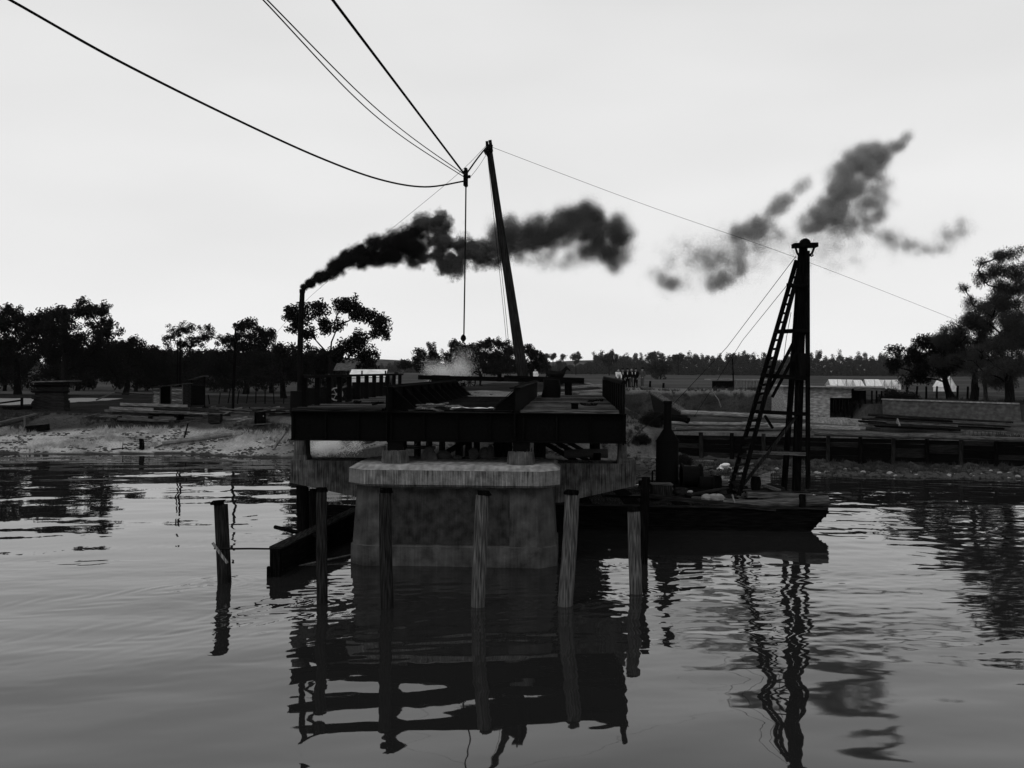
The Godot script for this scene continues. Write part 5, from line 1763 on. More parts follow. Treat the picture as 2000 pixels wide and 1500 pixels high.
	root = thing("white_post", "short square white post at the right end of the canvas shelter", "post", c)
	piece(root, "shaft", M.whitewash, laid(c, P(774, 729, 80.0), 0.3, 0.3), 0)
	piece(root, "cap", M.black_x, laid(P(770, 728.5, 80.0), P(778, 728.5, 80.0), 0.36, 0.06), 1)
	# earth and stones seen under the bridge
	for k in 14:
		st = kit()
		var q := P(rng.randf_range(600, 760), 880, rng.randf_range(66.5, 69.0))
		q.y = land(q.x, -q.z) + 0.1
		boulder(st, q, Vector3(rng.randf_range(0.2, 0.6), rng.randf_range(0.12, 0.3), 0.3), k + 70)
		single("bank_stone", "grey stone on the bank seen under the left side of the bridge", "stone", st, M.stone, q, "stones under the bridge")

# ---------------------------------------------------------------- right bank
func make_right_bank() -> void:
	var d := 62.0
	# timber bulkhead
	var p0 := P(1310, 845, 65.5)
	var p1 := P(2010, 852, 60.6)
	var root := thing("timber_bulkhead", "long dark timber bulkhead with posts along the right bank", "bulkhead", (p0 + p1) * 0.5)
	var n := 11
	for k in n + 1:
		var t := float(k) / n
		var q := p0.lerp(p1, t)
		var foot := Vector3(q.x, 0.35, q.z)
		var st := kit()
		log_shape(st, foot + Vector3(0, -0.3, 0.22), Vector3(q.x + rng.randf_range(-0.05, 0.05), 2.1, q.z + 0.22), 0.14, 0.13, 8, 4, 0.08)
		part(root, "post", st, M[["black_y", "dark_y"][k % 2]])
		if k < n:
			var q2 := p0.lerp(p1, float(k + 1) / n)
			for j in 6:
				var y := 0.42 + j * 0.27
				piece(root, "sheeting_board", M[["black_x", "dark_x", "black_x", "black_x"][rng.randi() % 4]], laid(Vector3(q.x, y, q.z), Vector3(q2.x, y + rng.randf_range(-0.02, 0.02), q2.z), 0.08, 0.262), rng.randi())
	var caps := [[1320, 836, 1585, 838, 64.8], [1590, 846, 1780, 852, 62.6], [1775, 851, 2010, 858, 61.2]]
	for e in caps:
		var st := kit()
		log_shape(st, P(e[0], e[1], e[4]), P(e[2], e[3], e[4] - 1.2), 0.15, 0.13, 8, 6, 0.1)
		part(root, "cap_log", st, M.mid_x)
	# long logs and sawn timber on the flat behind it
	for e in [["longest pale log on the flat behind the pile driver", 1330, 806, 1700, 824, 74.0, 0.2, "pale_x"], ["dark log end resting on the flat left of the boiler chimney", 1282, 811, 1345, 822, 70.0, 0.26, "black_x"], ["second pale log below the longest one", 1300, 826, 1500, 830, 69.0, 0.14, "pale_x"], ["pale log running behind the lower ladder steps", 1450, 828, 1690, 836, 67.5, 0.16, "pale_x"], ["thin pale log at the bulkhead edge", 1500, 833, 1680, 840, 66.4, 0.1, "pale_x"], ["grey log lying before the sand heap", 1580, 829, 1720, 839, 69.0, 0.15, "mid_x"]]:
		lying_log("round_log", e[0], P(e[1], e[2], e[5]), P(e[3], e[4], e[5] - 1.5), e[6], e[6] * 0.8, e[7])
	for k in 26:
		var dd := rng.randf_range(66.0, 72.0)
		var px := rng.randf_range(1340, 1480)
		var q := on_ground(px, dd, 0.08)
		var v := Vector3(rng.randf_range(0.4, 1.4), rng.randf_range(-0.03, 0.12), rng.randf_range(-0.3, 0.3))
		lying("timber_offcut", "short timber offcut littering the yard behind the boiler", q - v, q + v, 0.14, 0.1, ["mid_x", "dark_x", "pale_x", "dark_x"][k % 4], "offcuts littering the right yard")
	for k in 12:
		var y := 810.0 + (k % 6) * 4.2
		var dd := 70.0 - (k % 6) * 0.5
		lying("sawn_baulk", "dark sawn baulk in the long low stack before the earth wall", P(1686 + rng.randf_range(-10, 30), y, dd), P(1860 + (k / 6) * 120 + rng.randf_range(-20, 20), y + 9.0 + (k / 6) * 6.0, dd - 1.2), 0.28, 0.13, ["dark_x", "black_x", "dark_x", "mid_x"][k % 4], "baulks of the long low stack")
	lying("pale_board", "pale board leaning on the long low stack of baulks", P(1752, 820, 67.8), P(1757, 834, 67.3), 0.08, 0.3, "pale_y")
	# ladder lying on the ground
	root = thing("ladder", "wooden ladder lying on its side above the bulkhead", "ladder", P(1925, 848, 63.5))
	for y in [840.0, 849.0]:
		piece(root, "rail", M.mid_x, laid(P(1882, y, 63.5), P(1966, y + 2.0, 63.3), 0.06, 0.06), 0)
	for k in 11:
		piece(root, "rung", M.mid_y, laid(P(1886 + k * 7.6, 840 + k * 0.2, 63.5), P(1886 + k * 7.6, 849 + k * 0.2, 63.5), 0.04, 0.04), 0)
	# heap of sand
	var st := kit()
	var rows := []
	for i in 25:
		var row := []
		for j in 13:
			var u := i / 12.0 - 1.0
			var v := j / 6.0 - 1.0
			var top := maxf(0.0, 1.0 - pow(absf(u), 2.6)) * maxf(0.0, 1.0 - v * v)
			var q := P(1632 + u * 56.0, 826, 71.0)
			row.append(Vector3(q.x, 2.2 + sqrt(top) * 0.62 + nz.get_noise_2d(u * 80.0, v * 80.0) * 0.05, q.z - v * 1.3))
		rows.append(row)
	for i in 24:
		for j in 12:
			quad(st, rows[i][j], rows[i + 1][j], rows[i + 1][j + 1], rows[i][j + 1])
	single("sand_heap", "long heap of pale sand before the white shed", "heap", st, M.sand, P(1632, 828, 71.0))
	lying("pale_board", "short pale board leaning against the end of the sand heap", P(1657, 818, 69.4), P(1668, 830, 69.2), 0.08, 0.16, "pale_x")
	# white shed with an open bay
	d = 77.0
	root = thing("white_shed", "whitewashed board shed with an open lean-to at its right end", "shed", on_ground(1620, d))
	var ground: float = on_ground(1600, d).y
	var l := P(1531, 757, d)
	var r := P(1664, 758, d)
	var eaves := l.y
	var k2 := 0
	var y := ground
	while y < eaves - 0.05:
		var from := l
		var to := r
		if y < eaves - 0.85:
			to = P(1621, 757, d)
		piece(root, "weatherboard", M.whitewash, laid(Vector3(from.x, y + 0.09, -d), Vector3(to.x, y + 0.09, -d), 0.05, 0.18), k2)
		y += 0.185
		k2 += 1
	piece(root, "end_wall", M.whitewash, laid(Vector3(l.x, (ground + eaves) * 0.5, -d), Vector3(l.x, (ground + eaves) * 0.5, -d - 3.5), 0.06, eaves - ground), 1)
	piece(root, "inner_wall", M.black_x, laid(Vector3(l.x, (ground + eaves) * 0.5, -d - 3.5), Vector3(P(1722, 757, d).x, (ground + eaves) * 0.5, -d - 3.5), 0.06, eaves - ground), 1)
	var rr := P(1724, 757, d)
	piece(root, "roof", M.tin, laid(Vector3(l.x - 0.15, eaves + 0.06, -d - 1.6), Vector3(rr.x, eaves + 0.02, -d - 1.6), 4.2, 0.1), 1)
	piece(root, "fascia", M.mid_x, laid(Vector3(r.x, eaves - 0.06, -d + 0.48), Vector3(rr.x, eaves - 0.08, -d + 0.48), 0.05, 0.22), 1)
	for px in [1621, 1633, 1650, 1664, 1680, 1690, 1703, 1712, 1722]:
		var q := P(px, 757, d + (0.0 if px > 1660 else 0.1))
		var top := eaves - 0.1 if px > 1660 else eaves - 0.85
		piece(root, "post", M.black_y, laid(Vector3(q.x, ground - 0.1, q.z), Vector3(q.x, top, q.z), 0.1, 0.1), 0)
	for k in 7:
		piece(root, "bay_board", M.dark_y, laid(Vector3(lerpf(P(1624, 757, d).x, P(1660, 757, d).x, k / 6.0), ground, -d - 0.3), Vector3(lerpf(P(1624, 757, d).x, P(1660, 757, d).x, k / 6.0), eaves - 0.9, -d - 0.3), 0.03, 0.2), k)
	# iron-roofed shed up on the bank
	d = 92.0
	root = thing("iron_shed", "low iron-roofed shed on the bank top, dark at its left half", "shed", on_ground(1440, d))
	ground = on_ground(1440, d).y
	var a := P(1391, 744, d)
	var m := P(1434, 744, d)
	var e2 := P(1512, 745, d)
	piece(root, "dark_wall", M.black_y, laid(Vector3(a.x, (ground + a.y) * 0.5, -d), Vector3(m.x, (ground + a.y) * 0.5, -d), 0.08, a.y - ground), 1)
	for k in 12:
		var x := lerpf(m.x, e2.x, (k + 0.5) / 12.0)
		piece(root, "iron_sheet", M.tin, laid(Vector3(x, ground + 0.12, -d + 0.03 * (k % 2)), Vector3(x, a.y, -d + 0.03 * (k % 2)), 0.03, (e2.x - m.x) / 12.0), k)
	piece(root, "roof", M.tin, laid(Vector3(a.x - 0.15, a.y + 0.12, -d - 1.4), Vector3(e2.x + 0.2, a.y + 0.12, -d - 1.4), 3.4, 0.08), 1)
	piece(root, "end_wall", M.tin, laid(Vector3(e2.x, (ground + a.y) * 0.5, -d), Vector3(e2.x, (ground + a.y) * 0.5, -d - 3.0), 0.05, a.y - ground), 1)
	var foot := on_ground(1433, 90.0)
	lying_log("flag_pole", "thin bare pole standing before the iron-roofed shed", foot, P(1431, 700, 90.0), 0.07, 0.04, "black_y")
	st = kit()
	boulder(st, P(1522, 757, 88.0), Vector3(0.55, 0.3, 0.5), 5)
	single("covered_load", "small pale canvas-covered load right of the iron-roofed shed", "load", st, M.stone_pale, P(1522, 763, 88.0))
	for e in [["short dark post on the cart track by the men", 1296.0, 748.0, 96.0], ["thin fence stake on the bank top left of the track", 1270.0, 744.0, 100.0]]:
		lying_log("track_post", e[0], on_ground(e[1], e[3]), P(e[1], e[2], e[3]), 0.12, 0.1, "black_y")
	# dark wing wall with a pale coping, running down from the bridge end
	var w0 := P(1262, 757, 90.0)
	var w1 := P(1342, 806, 75.0)
	root = thing("wing_wall", "dark wing wall with a pale sloping coping right of the bridge end", "wall", (w0 + w1) * 0.5)
	st = kit()
	plate(st, [w0, w1, Vector3(w1.x, 1.6, w1.z), Vector3(w0.x, 1.6, w0.z)], Vector3(-0.5, 0, -0.1))
	part(root, "masonry", st, M.stone_dark)
	st = kit()
	beam(st, w0 + Vector3(-0.2, 0.06, 0), w1 + Vector3(-0.2, 0.06, 0), 0.62, 0.12)
	part(root, "coping", st, M.mid_z)
	st = kit()
	for k in 2:
		var q := P(1460 if k else 1408, 795, 82.5)
		tube(st, [q, q + Vector3(-0.2, 0.6, 0), q + Vector3(-0.65, 1.15, 0.1), q + Vector3(-0.95, 1.05, 0.1)], [0.05, 0.045, 0.035, 0.02], 6)
		if k == 0:
			break
	single("dead_branch", "curved pale branch standing against the cut bank", "branch", st, M.pale_y, P(1416, 795, 82.5))
	# earth wall at the far right
	var t0 := P(1723, 781, 75.7)
	var t1 := P(1992, 790, 73.5)
	root = thing("earth_wall", "low pale mottled wall with a light coping at the right", "wall", Vector3((t0.x + t1.x) * 0.5, 2.3, -74.5))
	st = kit()
	for k in 24:
		var u := k / 24.0
		var v := (k + 1) / 24.0
		var q0 := t0.lerp(t1, u)
		var q1 := t0.lerp(t1, v)
		var o0 := Vector3(0, 0, nz.get_noise_2d(k * 60.0, 3.0) * 0.12)
		var o1 := Vector3(0, 0, nz.get_noise_2d((k + 1) * 60.0, 3.0) * 0.12)
		var b0 := Vector3(q0.x, 2.0, q0.z + 0.35)
		var b1 := Vector3(q1.x, 2.0, q1.z + 0.35)
		var c0 := (q0 + b0) * 0.5 + o0
		var c1 := (q1 + b1) * 0.5 + o1
		quad(st, b0, b1, c1, c0)
		quad(st, c0, c1, q1, q0)
		quad(st, q0, q1, q1 + Vector3(0, 0, -0.6), q0 + Vector3(0, 0, -0.6))
	part(root, "face", st, M.wall_pale)
	st = kit()
	beam(st, t0 + Vector3(0, 0.05, -0.1), t1 + Vector3(0, 0.05, -0.1), 0.35, 0.1)
	part(root, "coping", st, M.tin)
	# fence up on the terrace
	for k in 8:
		var q := on_ground(1770 + k * 20, 86.0)
		lying_log("fence_post", "dark fence post under the gum trees above the pale wall", q, q + Vector3(rng.randf_range(-0.1, 0.1), 1.2, 0), 0.09, 0.08, "black_y", "fence posts under the right gums")
	# tents
	var spots := [[1618, 1642, 741.0], [1642, 1652, 741.5], [1654, 1666, 741.5], [1666, 1682, 742.0], [1688, 1716, 741.0], [1716, 1727, 742.0], [1729, 1740, 742.0], [1741, 1754, 742.0]]
	var words := ["leftmost", "second", "third", "fourth", "fifth", "sixth", "seventh", "rightmost"]
	for k in spots.size():
		var e: Array = spots[k]
		tent("%s white tent of the row beyond the white shed" % words[k], (e[0] + e[1]) * 0.5, 215.0, (e[1] - e[0]) * 0.5 * 215.0 / F, e[2], k in [0, 3, 4])
	tent("single white tent standing among the right gum trees", 1845.0, 150.0, 1.0, 735.0, false)
	# rubble along the water
	var places := []
	for k in 900:
		var x := rng.randf_range(8.0, 32.0)
		var dd := shore(x) + absf(rng.randfn()) * 1.1 - 0.1
		if dd - shore(x) > 4.0:
			continue
		places.append(Transform3D(Basis.from_euler(Vector3(rng.randf() * 3.0, rng.randf() * 6.0, rng.randf() * 3.0)).scaled(Vector3(1, 0.6, 0.9) * rng.randf_range(0.05, 0.2)), Vector3(x, land(x, dd) + 0.02, -dd)))
	st = kit()
	boulder(st, Vector3.ZERO, Vector3.ONE, 12)
	var o := copies(self, "rubble", st.commit(), M.stone, places, "stuff")
	tag(o, "dark rubble strewn along the right bank at the water's edge", "rubble")
	for k in 46:
		var x := rng.randf_range(9.5, 29.0)
		var dd := shore(x) + absf(rng.randfn()) * 0.9
		var s := rng.randf_range(0.07, 0.2)
		st = kit()
		var q := Vector3(x, land(x, dd) + s * 0.3, -dd)
		boulder(st, q, Vector3(s, s * 0.7, s), k + 200)
		single("pale_stone", "pale stone at the water's edge below the bulkhead", "stone", st, M.stone_pale, q, "pale stones along the right shore")
	for k in 22:
		var q := on_ground(rng.randf_range(1228, 1450), rng.randf_range(60.5, 64.0), 0.05)
		var v := Vector3(rng.randf_range(0.2, 0.9), rng.randf_range(-0.05, 0.15), rng.randf_range(-0.3, 0.3))
		lying("driftwood", "pale driftwood on the shore between the boiler and the pile driver", q - v, q + v, 0.1, 0.07, ["pale_x", "mid_x", "dark_x"][k % 3], "driftwood behind the barge")
	st = kit()
	for k in 4:
		boulder(st, on_ground(1408 + k * 5, 61.0 + 0.2 * (k % 2), 0.05 + 0.12 * (k % 3)), Vector3(0.26, 0.13, 0.2), k + 90)
	single("white_cloth", "bright white bundle of cloth lying on the shore before the ladder", "cloth", st, M.cloth_white, P(1418, 928, 60.5))
	for e in [["bush on the bank slope right of the bridge", 1275.0, 70.0, 0.9], ["bush at the water below the bridge's right end", 1255.0, 66.0, 0.6], ["dark bush at the right end of the white shed", 1740.0, 81.0, 1.1], ["low dark bush behind the shed posts", 1775.0, 83.0, 0.9], ["dark scrub before the left end of the bulkhead", 1335.0, 62.5, 0.6]]:
		var c := on_ground(e[1], e[2])
		var b := thing("bush", e[0], "bush", c)
		var pl := []
		for k in 160:
			var dir := Vector3(rng.randfn(), absf(rng.randfn()) * 0.8, rng.randfn()).normalized() * pow(rng.randf(), 0.4)
			pl.append(turned(c + dir * e[3], 0.45 * e[3]))
		joined(b, "foliage", leaf_fine, M.leaf, pl)
		st = kit()
		for k in 4:
			tube(st, [c, c + Vector3(rng.randf_range(-0.5, 0.5), 0.7, rng.randf_range(-0.5, 0.5)) * e[3]], [0.03, 0.01], 5)
		part(b, "stem", st, M.bark)

func tent(label: String, px: float, d: float, half: float, top: float, sideways: bool) -> void:
	var ridge := P(px, top, d)
	var ground := land(ridge.x, d)
	var root := thing("tent", label, "tent", Vector3(ridge.x, ground, -d), "white tents of the camp")
	var wall := ground + 0.7
	var st := kit()
	var deep := 1.9
	if sideways:
		for s in [-1.0, 1.0]:
			plate(st, [Vector3(ridge.x - half, ridge.y, -d), Vector3(ridge.x + half, ridge.y, -d), Vector3(ridge.x + half * 1.15, wall, -d + s * deep), Vector3(ridge.x - half * 1.15, wall, -d + s * deep)], Vector3(0, 0.02, 0))
	else:
		for s in [-1.0, 1.0]:
			plate(st, [Vector3(ridge.x, ridge.y, -d + deep), Vector3(ridge.x, ridge.y, -d - deep), Vector3(ridge.x + s * half, wall, -d - deep), Vector3(ridge.x + s * half, wall, -d + deep)], Vector3(0, 0.02, 0))
	part(root, "roof", st, M.canvas)
	st = kit()
	block(st, Transform3D(Basis.from_scale(Vector3(half * 1.9, 0.7, deep * 1.8)), Vector3(ridge.x, ground + 0.35, -d)))
	if not sideways:
		plate(st, [Vector3(ridge.x - half * 0.95, wall, -d + deep * 0.95), Vector3(ridge.x + half * 0.95, wall, -d + deep * 0.95), Vector3(ridge.x, ridge.y - 0.05, -d + deep * 0.95)], Vector3(0, 0, 0.02))
	part(root, "wall", st, M.canvas)
	st = kit()
	tube(st, [Vector3(ridge.x, ground, -d + deep + 0.05), Vector3(ridge.x, ridge.y + 0.1, -d + deep + 0.05)], [0.03], 5)
	part(root, "pole", st, M.dark_y)

# ---------------------------------------------------------------- people and horse
func person(label: String, at: Vector3, turn: float, coat: Material, legs: Material, pose: int, hat: bool) -> void:
	var root := thing("person", label, "person", at, "men standing at the bridge end")
	var pb := Basis(Vector3.UP, turn)
	var stoop := 0.0 if pose != 2 else 0.35
	var sh := 1.43 - stoop * 0.2
	var fw := stoop * 0.5
	var skel := {"hip": [], "arm": []}
	var arms := []
	var leg := []
	for s in [-1.0, 1.0]:
		var shoulder := Vector3(0.19 * s, sh, fw)
		var elbow := Vector3(0.26 * s, 1.16, fw + (0.06 if pose == 0 else -0.08))
		var wrist := Vector3(0.2 * s, 0.95, fw + (0.12 if pose == 0 else 0.1))
		if pose == 1:
			wrist = Vector3(0.17 * s, 1.0, 0.05)
		if pose == 2:
			elbow = Vector3(0.24 * s, 1.1, fw + 0.15)
			wrist = Vector3(0.18 * s, 0.9, fw + 0.3)
		arms.append([shoulder, elbow, wrist])
		leg.append([Vector3(0.09 * s, 0.92, 0), Vector3(0.11 * s, 0.5, 0.03), Vector3(0.12 * s, 0.09, 0), Vector3(0.14 * s, 0.05, 0.17)])
	var neck := Vector3(0, sh + 0.07, fw)
	var crown := Vector3(0, sh + 0.2, fw + 0.03)
	var world = func(list: Array, grow: float) -> Array:
		var out := []
		for b in list:
			out.append([at + pb * b[0], at + pb * b[1], b[2] + grow, b[3] + grow])
		return out
	var torso := [[Vector3(0, 0.96, 0), Vector3(0, 1.15, fw * 0.4), 0.135, 0.13], [Vector3(0, 1.15, fw * 0.4), Vector3(0, sh - 0.1, fw), 0.13, 0.155], [arms[0][0], arms[1][0], 0.07, 0.07]]
	var limbs := []
	for a in arms:
		limbs.append([a[0], a[1], 0.06, 0.048])
		limbs.append([a[1], a[2], 0.046, 0.034])
	var lower := []
	for l in leg:
		lower.append([l[0], l[1], 0.09, 0.062])
		lower.append([l[1], l[2], 0.06, 0.045])
	var feet := []
	for l in leg:
		feet.append([l[2], l[3], 0.05, 0.04])
	var head := [[neck - Vector3(0, 0.05, 0), crown - Vector3(0, 0.08, 0), 0.055, 0.06], [crown, crown + Vector3(0, 0.05, -0.01), 0.092, 0.1], [crown + Vector3(0, -0.07, 0.03), crown + Vector3(0, -0.02, 0.03), 0.06, 0.075], [crown + Vector3(0, -0.02, 0.1), crown + Vector3(0, 0.02, 0.1), 0.018, 0.012], [crown + Vector3(-0.095, 0, 0), crown + Vector3(-0.1, 0.03, -0.01), 0.02, 0.02], [crown + Vector3(0.095, 0, 0), crown + Vector3(0.1, 0.03, -0.01), 0.02, 0.02]]
	var hands := []
	for a in arms:
		var dir: Vector3 = (a[2] - a[1]).normalized()
		hands.append([a[2], a[2] + dir * 0.08, 0.034, 0.036])
	var st := body_mesh(world.call(torso + limbs + lower + feet + head + hands, 0.0), 0.04, 0.03)
	for a in arms:   # fingers and thumb, slightly curled
		var dir: Vector3 = (a[2] - a[1]).normalized()
		var side := dir.cross(Vector3(0, 0, 1)).normalized()
		for k in 5:
			var o: Vector3 = a[2] + dir * (0.1 if k else 0.04) + side * (k * 0.018 - 0.042)
			var l: float = [0.05, 0.075, 0.085, 0.08, 0.06][k]
			tube(st, [at + pb * o, at + pb * (o + dir * l * 0.6), at + pb * (o + dir * l + Vector3(0, 0, 0.025))], [0.009, 0.009, 0.007], 5)
	part(root, "body", st, M.skin)
	part(root, "coat", body_mesh(world.call(torso + limbs, 0.022), 0.045, 0.05), coat)
	part(root, "trousers", body_mesh(world.call(lower + [torso[0]], 0.018), 0.045, 0.04), legs)
	part(root, "boots", body_mesh(world.call(feet, 0.014), 0.04, 0.03), M.cloth_black)
	if coat == M.cloth_black:
		st = kit()
		var q := at + pb * Vector3(0, sh - 0.12, fw + 0.175)
		plate(st, [q + pb * Vector3(-0.05, 0.13, -0.02), q + pb * Vector3(0, -0.12, 0.01), q + pb * Vector3(0.05, 0.13, -0.02)], pb * Vector3(0, 0, 0.012))
		part(root, "shirt_front", st, M.cloth_white)
	st = kit()
	if hat:
		var c := at + pb * (crown + Vector3(0, 0.08, 0))
		tube(st, [c, c + Vector3(0, 0.012, 0)], [0.17, 0.165], 14)
		tube(st, [c + Vector3(0, 0.01, 0), c + Vector3(0, 0.1, 0), c + Vector3(0, 0.12, 0)], [0.1, 0.095, 0.07], 12)
		part(root, "hat", st, M.cloth_black)
	else:
		part(root, "hair", body_mesh(world.call([[crown + Vector3(0, 0.06, -0.025), crown + Vector3(0, 0.03, -0.04), 0.1, 0.095]], 0.0), 0.03, 0.02), M.cloth_black)

func make_people() -> void:
	for e in [["man in a white shirt bending at the left of the group", 1206.0, 94.0, 0.3, "cloth_white", "cloth_black", 2, false],
		["man in a black suit and hat right behind the white-shirted man", 1216.0, 95.5, 0.1, "cloth_black", "cloth_black", 0, true],
		["man in a black suit standing in the middle of the group", 1226.0, 95.0, -0.2, "cloth_black", "cloth_black", 1, true],
		["hatless man in a black suit between the middle and the tall man", 1233.0, 96.5, 0.4, "cloth_black", "cloth_grey", 1, false],
		["tall man in a black suit and hat near the right of the group", 1242.0, 94.5, -0.4, "cloth_black", "cloth_black", 0, true],
		["man in a grey coat at the right end of the group", 1255.0, 93.5, -1.0, "cloth_grey", "cloth_grey", 1, true]]:
		var at := on_ground(e[1], e[2])
		person(e[0], at, e[3], M[e[4]], M[e[5]], e[6], e[7])
	person("dark figure standing by the dray beyond the steam", on_ground(938, 106.0), 1.2, M.cloth_black, M.cloth_black, 0, true)
	person("man in a white shirt beyond the foot of the leaning mast", on_ground(1046, 104.0), -0.6, M.cloth_white, M.cloth_black, 1, false)

	# horse in harness
	var at := on_ground(1087, 112.0)
	var root := thing("horse", "black draught horse in collar facing right beyond the bridge", "horse", at)
	var v = func(x: float, y: float, z: float) -> Vector3: return at + Vector3(x, y, z)
	var bones := [[v.call(-0.75, 1.22, 0), v.call(-0.2, 1.15, 0), 0.3, 0.29], [v.call(-0.2, 1.15, 0), v.call(0.5, 1.14, 0), 0.29, 0.32], [v.call(0.55, 1.2, 0), v.call(0.7, 1.3, 0), 0.3, 0.22],
		[v.call(0.68, 1.38, 0), v.call(1.08, 1.85, 0), 0.2, 0.13], [v.call(1.08, 1.86, 0), v.call(1.42, 1.62, 0), 0.125, 0.075], [v.call(1.4, 1.63, 0), v.call(1.47, 1.56, 0), 0.075, 0.06],
		[v.call(1.03, 1.98, 0.06), v.call(1.02, 2.08, 0.07), 0.03, 0.01], [v.call(1.03, 1.98, -0.06), v.call(1.02, 2.08, -0.07), 0.03, 0.01],
		[v.call(-1.02, 1.3, 0), v.call(-1.18, 0.7, 0), 0.06, 0.07]]
	for s in [[0.14, 0.08], [-0.14, -0.1]]:
		var z: float = s[0]
		var w: float = s[1]
		bones.append([v.call(0.52, 1.0, z), v.call(0.55 + w, 0.55, z), 0.14, 0.075])
		bones.append([v.call(0.55 + w, 0.55, z), v.call(0.55 + w * 0.6, 0.12, z), 0.065, 0.05])
		bones.append([v.call(0.55 + w * 0.6, 0.1, z), v.call(0.6 + w * 0.6, 0.04, z), 0.07, 0.075])
		bones.append([v.call(-0.8, 1.05, z), v.call(-0.68 - w, 0.78, z), 0.2, 0.12])
		bones.append([v.call(-0.68 - w, 0.78, z), v.call(-0.95 - w, 0.5, z), 0.1, 0.065])
		bones.append([v.call(-0.95 - w, 0.5, z), v.call(-0.88 - w, 0.1, z), 0.06, 0.05])
		bones.append([v.call(-0.88 - w, 0.1, z), v.call(-0.82 - w, 0.04, z), 0.065, 0.075])
	for b in bones:
		b[2] *= 1.18
		b[3] *= 1.18
	part(root, "body", body_mesh(bones, 0.06, 0.07), M.horse)
	var st := kit()
	var rim := []
	for k in 17:
		var a := k * TAU / 16.0
		rim.append(v.call(0.68 + sin(a) * 0.12, 1.36 + sin(a) * 0.34, cos(a) * 0.27))
	tube(st, rim, [0.07], 8)
	part(root, "collar", st, M.cloth_black)
	# dray with a pale covered load
	var c := on_ground(917, 108.0)
	root = thing("dray", "small two-wheeled dray with a pale boxy load beyond the steam", "cart", c)
	st = kit()
	beam(st, c + Vector3(-1.0, 0.95, 0), c + Vector3(1.1, 0.95, 0), 1.4, 0.12)
	part(root, "bed", st, M.black_x)
	for z in [0.8, -0.8]:
		st = kit()
		var q := c + Vector3(0, 0.65, z)
		rim = []
		for k in 21:
			rim.append(q + Vector3(cos(k * TAU / 20.0), sin(k * TAU / 20.0), 0) * 0.62)
		tube(st, rim, [0.04], 6)
		for k in 10:
			tube(st, [q, q + Vector3(cos(k * TAU / 10.0), sin(k * TAU / 10.0), 0) * 0.6], [0.025], 5)
		part(root, "wheel", st, M.black_x)
	st = kit()
	block(st, Transform3D(Basis(Vector3(0, 0, 1), -0.15).scaled_local(Vector3(0.75, 0.7, 1.0)), c + Vector3(-0.2, 1.4, 0)))
	part(root, "load", st, M.tin)
	st = kit()
	beam(st, c + Vector3(0.2, 1.75, 0.4), c + Vector3(1.2, 1.35, 0.4), 0.12, 0.1)
	beam(st, c + Vector3(1.0, 1.0, 0.4), c + Vector3(2.4, 0.9, 0.4), 0.08, 0.08)
	part(root, "shaft", st, M.black_x)

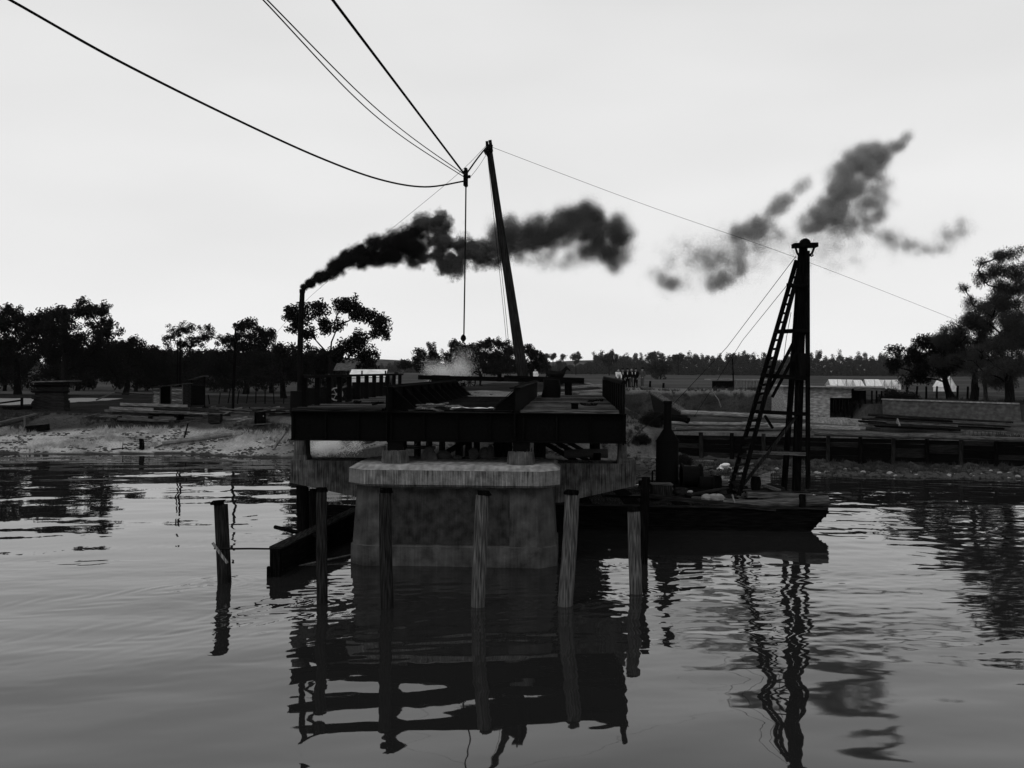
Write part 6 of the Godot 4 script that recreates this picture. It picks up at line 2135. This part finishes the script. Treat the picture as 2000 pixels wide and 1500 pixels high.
# ---------------------------------------------------------------- the scene
func _ready() -> void:
	rng.seed = 1912
	nz.seed = 4
	nz.noise_type = FastNoiseLite.TYPE_SIMPLEX_SMOOTH
	nz.frequency = 0.01
	nz.fractal_octaves = 3
	# camera: a level view camera with its lens shifted a little down
	var cam := Camera3D.new()
	cam.name = "camera"
	cam.projection = Camera3D.PROJECTION_FRUSTUM
	cam.near = 0.1
	cam.far = 6000.0
	cam.size = 0.1 * 1500.0 / F
	cam.frustum_offset = Vector2(0, -28.0 / F * 0.1)
	cam.position = Vector3(0, EYE, 0)
	cam.rotation.z = ROLL
	add_child(cam)
	cam.current = true
	# sky and light: a bright thinly overcast evening sky
	var sky := ProceduralSkyMaterial.new()
	sky.sky_horizon_color = grey(0.83)
	sky.sky_top_color = grey(0.2)
	sky.sky_curve = 1.6
	sky.ground_horizon_color = grey(0.1)
	sky.ground_bottom_color = grey(0.03)
	sky.sun_angle_max = 0.5
	# a thin, barely visible veil of high cloud, the same all round
	var veil := FastNoiseLite.new()
	veil.seed = 77
	veil.frequency = 0.006
	veil.fractal_octaves = 5
	var cover := Image.create(1024, 512, false, Image.FORMAT_RGBA8)
	for y in 512:
		for x in 1024:
			var el := PI * (0.5 - (y + 0.5) / 512.0)
			var az := TAU * x / 1024.0
			var v := 0.5 + veil.get_noise_3d(cos(az) * cos(el) * 260.0, sin(el) * 1100.0, sin(az) * cos(el) * 260.0)
			cover.set_pixel(x, y, Color(1, 1, 1, clampf(v, 0.0, 1.0)))
	sky.sky_cover = ImageTexture.create_from_image(cover)
	sky.sky_cover_modulate = Color(grey(0.075), 1.0)
	var env := Environment.new()
	env.background_mode = Environment.BG_SKY
	env.sky = Sky.new()
	env.sky.sky_material = sky
	env.tonemap_mode = Environment.TONE_MAPPER_LINEAR
	env.tonemap_exposure = 1.0
	env.fog_enabled = true
	env.fog_density = 0.00003
	env.fog_light_color = Color(0.9, 0.9, 0.9)
	env.sdfgi_enabled = true
	env.ssao_enabled = true
	env.ssil_enabled = true
	var we := WorldEnvironment.new()
	we.name = "world_environment"
	we.environment = env
	add_child(we)
	var sun := DirectionalLight3D.new()
	sun.name = "sun"
	sun.light_energy = 0.25
	sun.light_angular_distance = 15.0
	sun.shadow_enabled = true
	sun.rotation_degrees = Vector3(-48, -35, 0)
	add_child(sun)

	make_materials()
	M.hill = mat(0.07, 1.0, tex.soft, Vector3(0.004, 0.01, 0.004), 0.05)
	M.sand = mat(0.22, 0.95, tex.soft, Vector3(0.8, 0.8, 0.8))
	M.clod = mat(0.09, 0.95, tex.pits, Vector3(1.5, 1.5, 1.5))
	M.stone_dark = mat(0.018, 0.95, tex.pits, Vector3(0.6, 0.6, 0.6), 0.1)
	for k in 4:
		cube_meshes.append(chamfered(0.02 + 0.008 * k, 100 + k))
	leaf_clump = scatter_mesh(26, 0.55, 0.42, 0.17, 0.4, 71)
	leaf_fine = scatter_mesh(34, 0.6, 0.4, 0.11, 0.7, 72)
	fleck_clump = scatter_mesh(40, 0.3, 0.045, 0.034, 0.0, 73)
	fleck_haze = scatter_mesh(60, 0.75, 0.032, 0.026, 0.0, 75)
	leaf_feather = scatter_mesh(30, 0.85, 0.34, 0.07, 1.1, 76)
	blade_tuft = scatter_mesh(14, 0.16, 0.34, 0.03, -2.0, 74)
	make_ground()
	make_hills()
	make_pier()
	make_bridge()
	make_piles()
	make_water()
	make_barge()
	make_trestle()
	make_ropeway()
	make_left_bank()
	make_right_bank()
	make_trees()
	make_far_wood()
	make_grass()
	make_people()
	make_smoke()
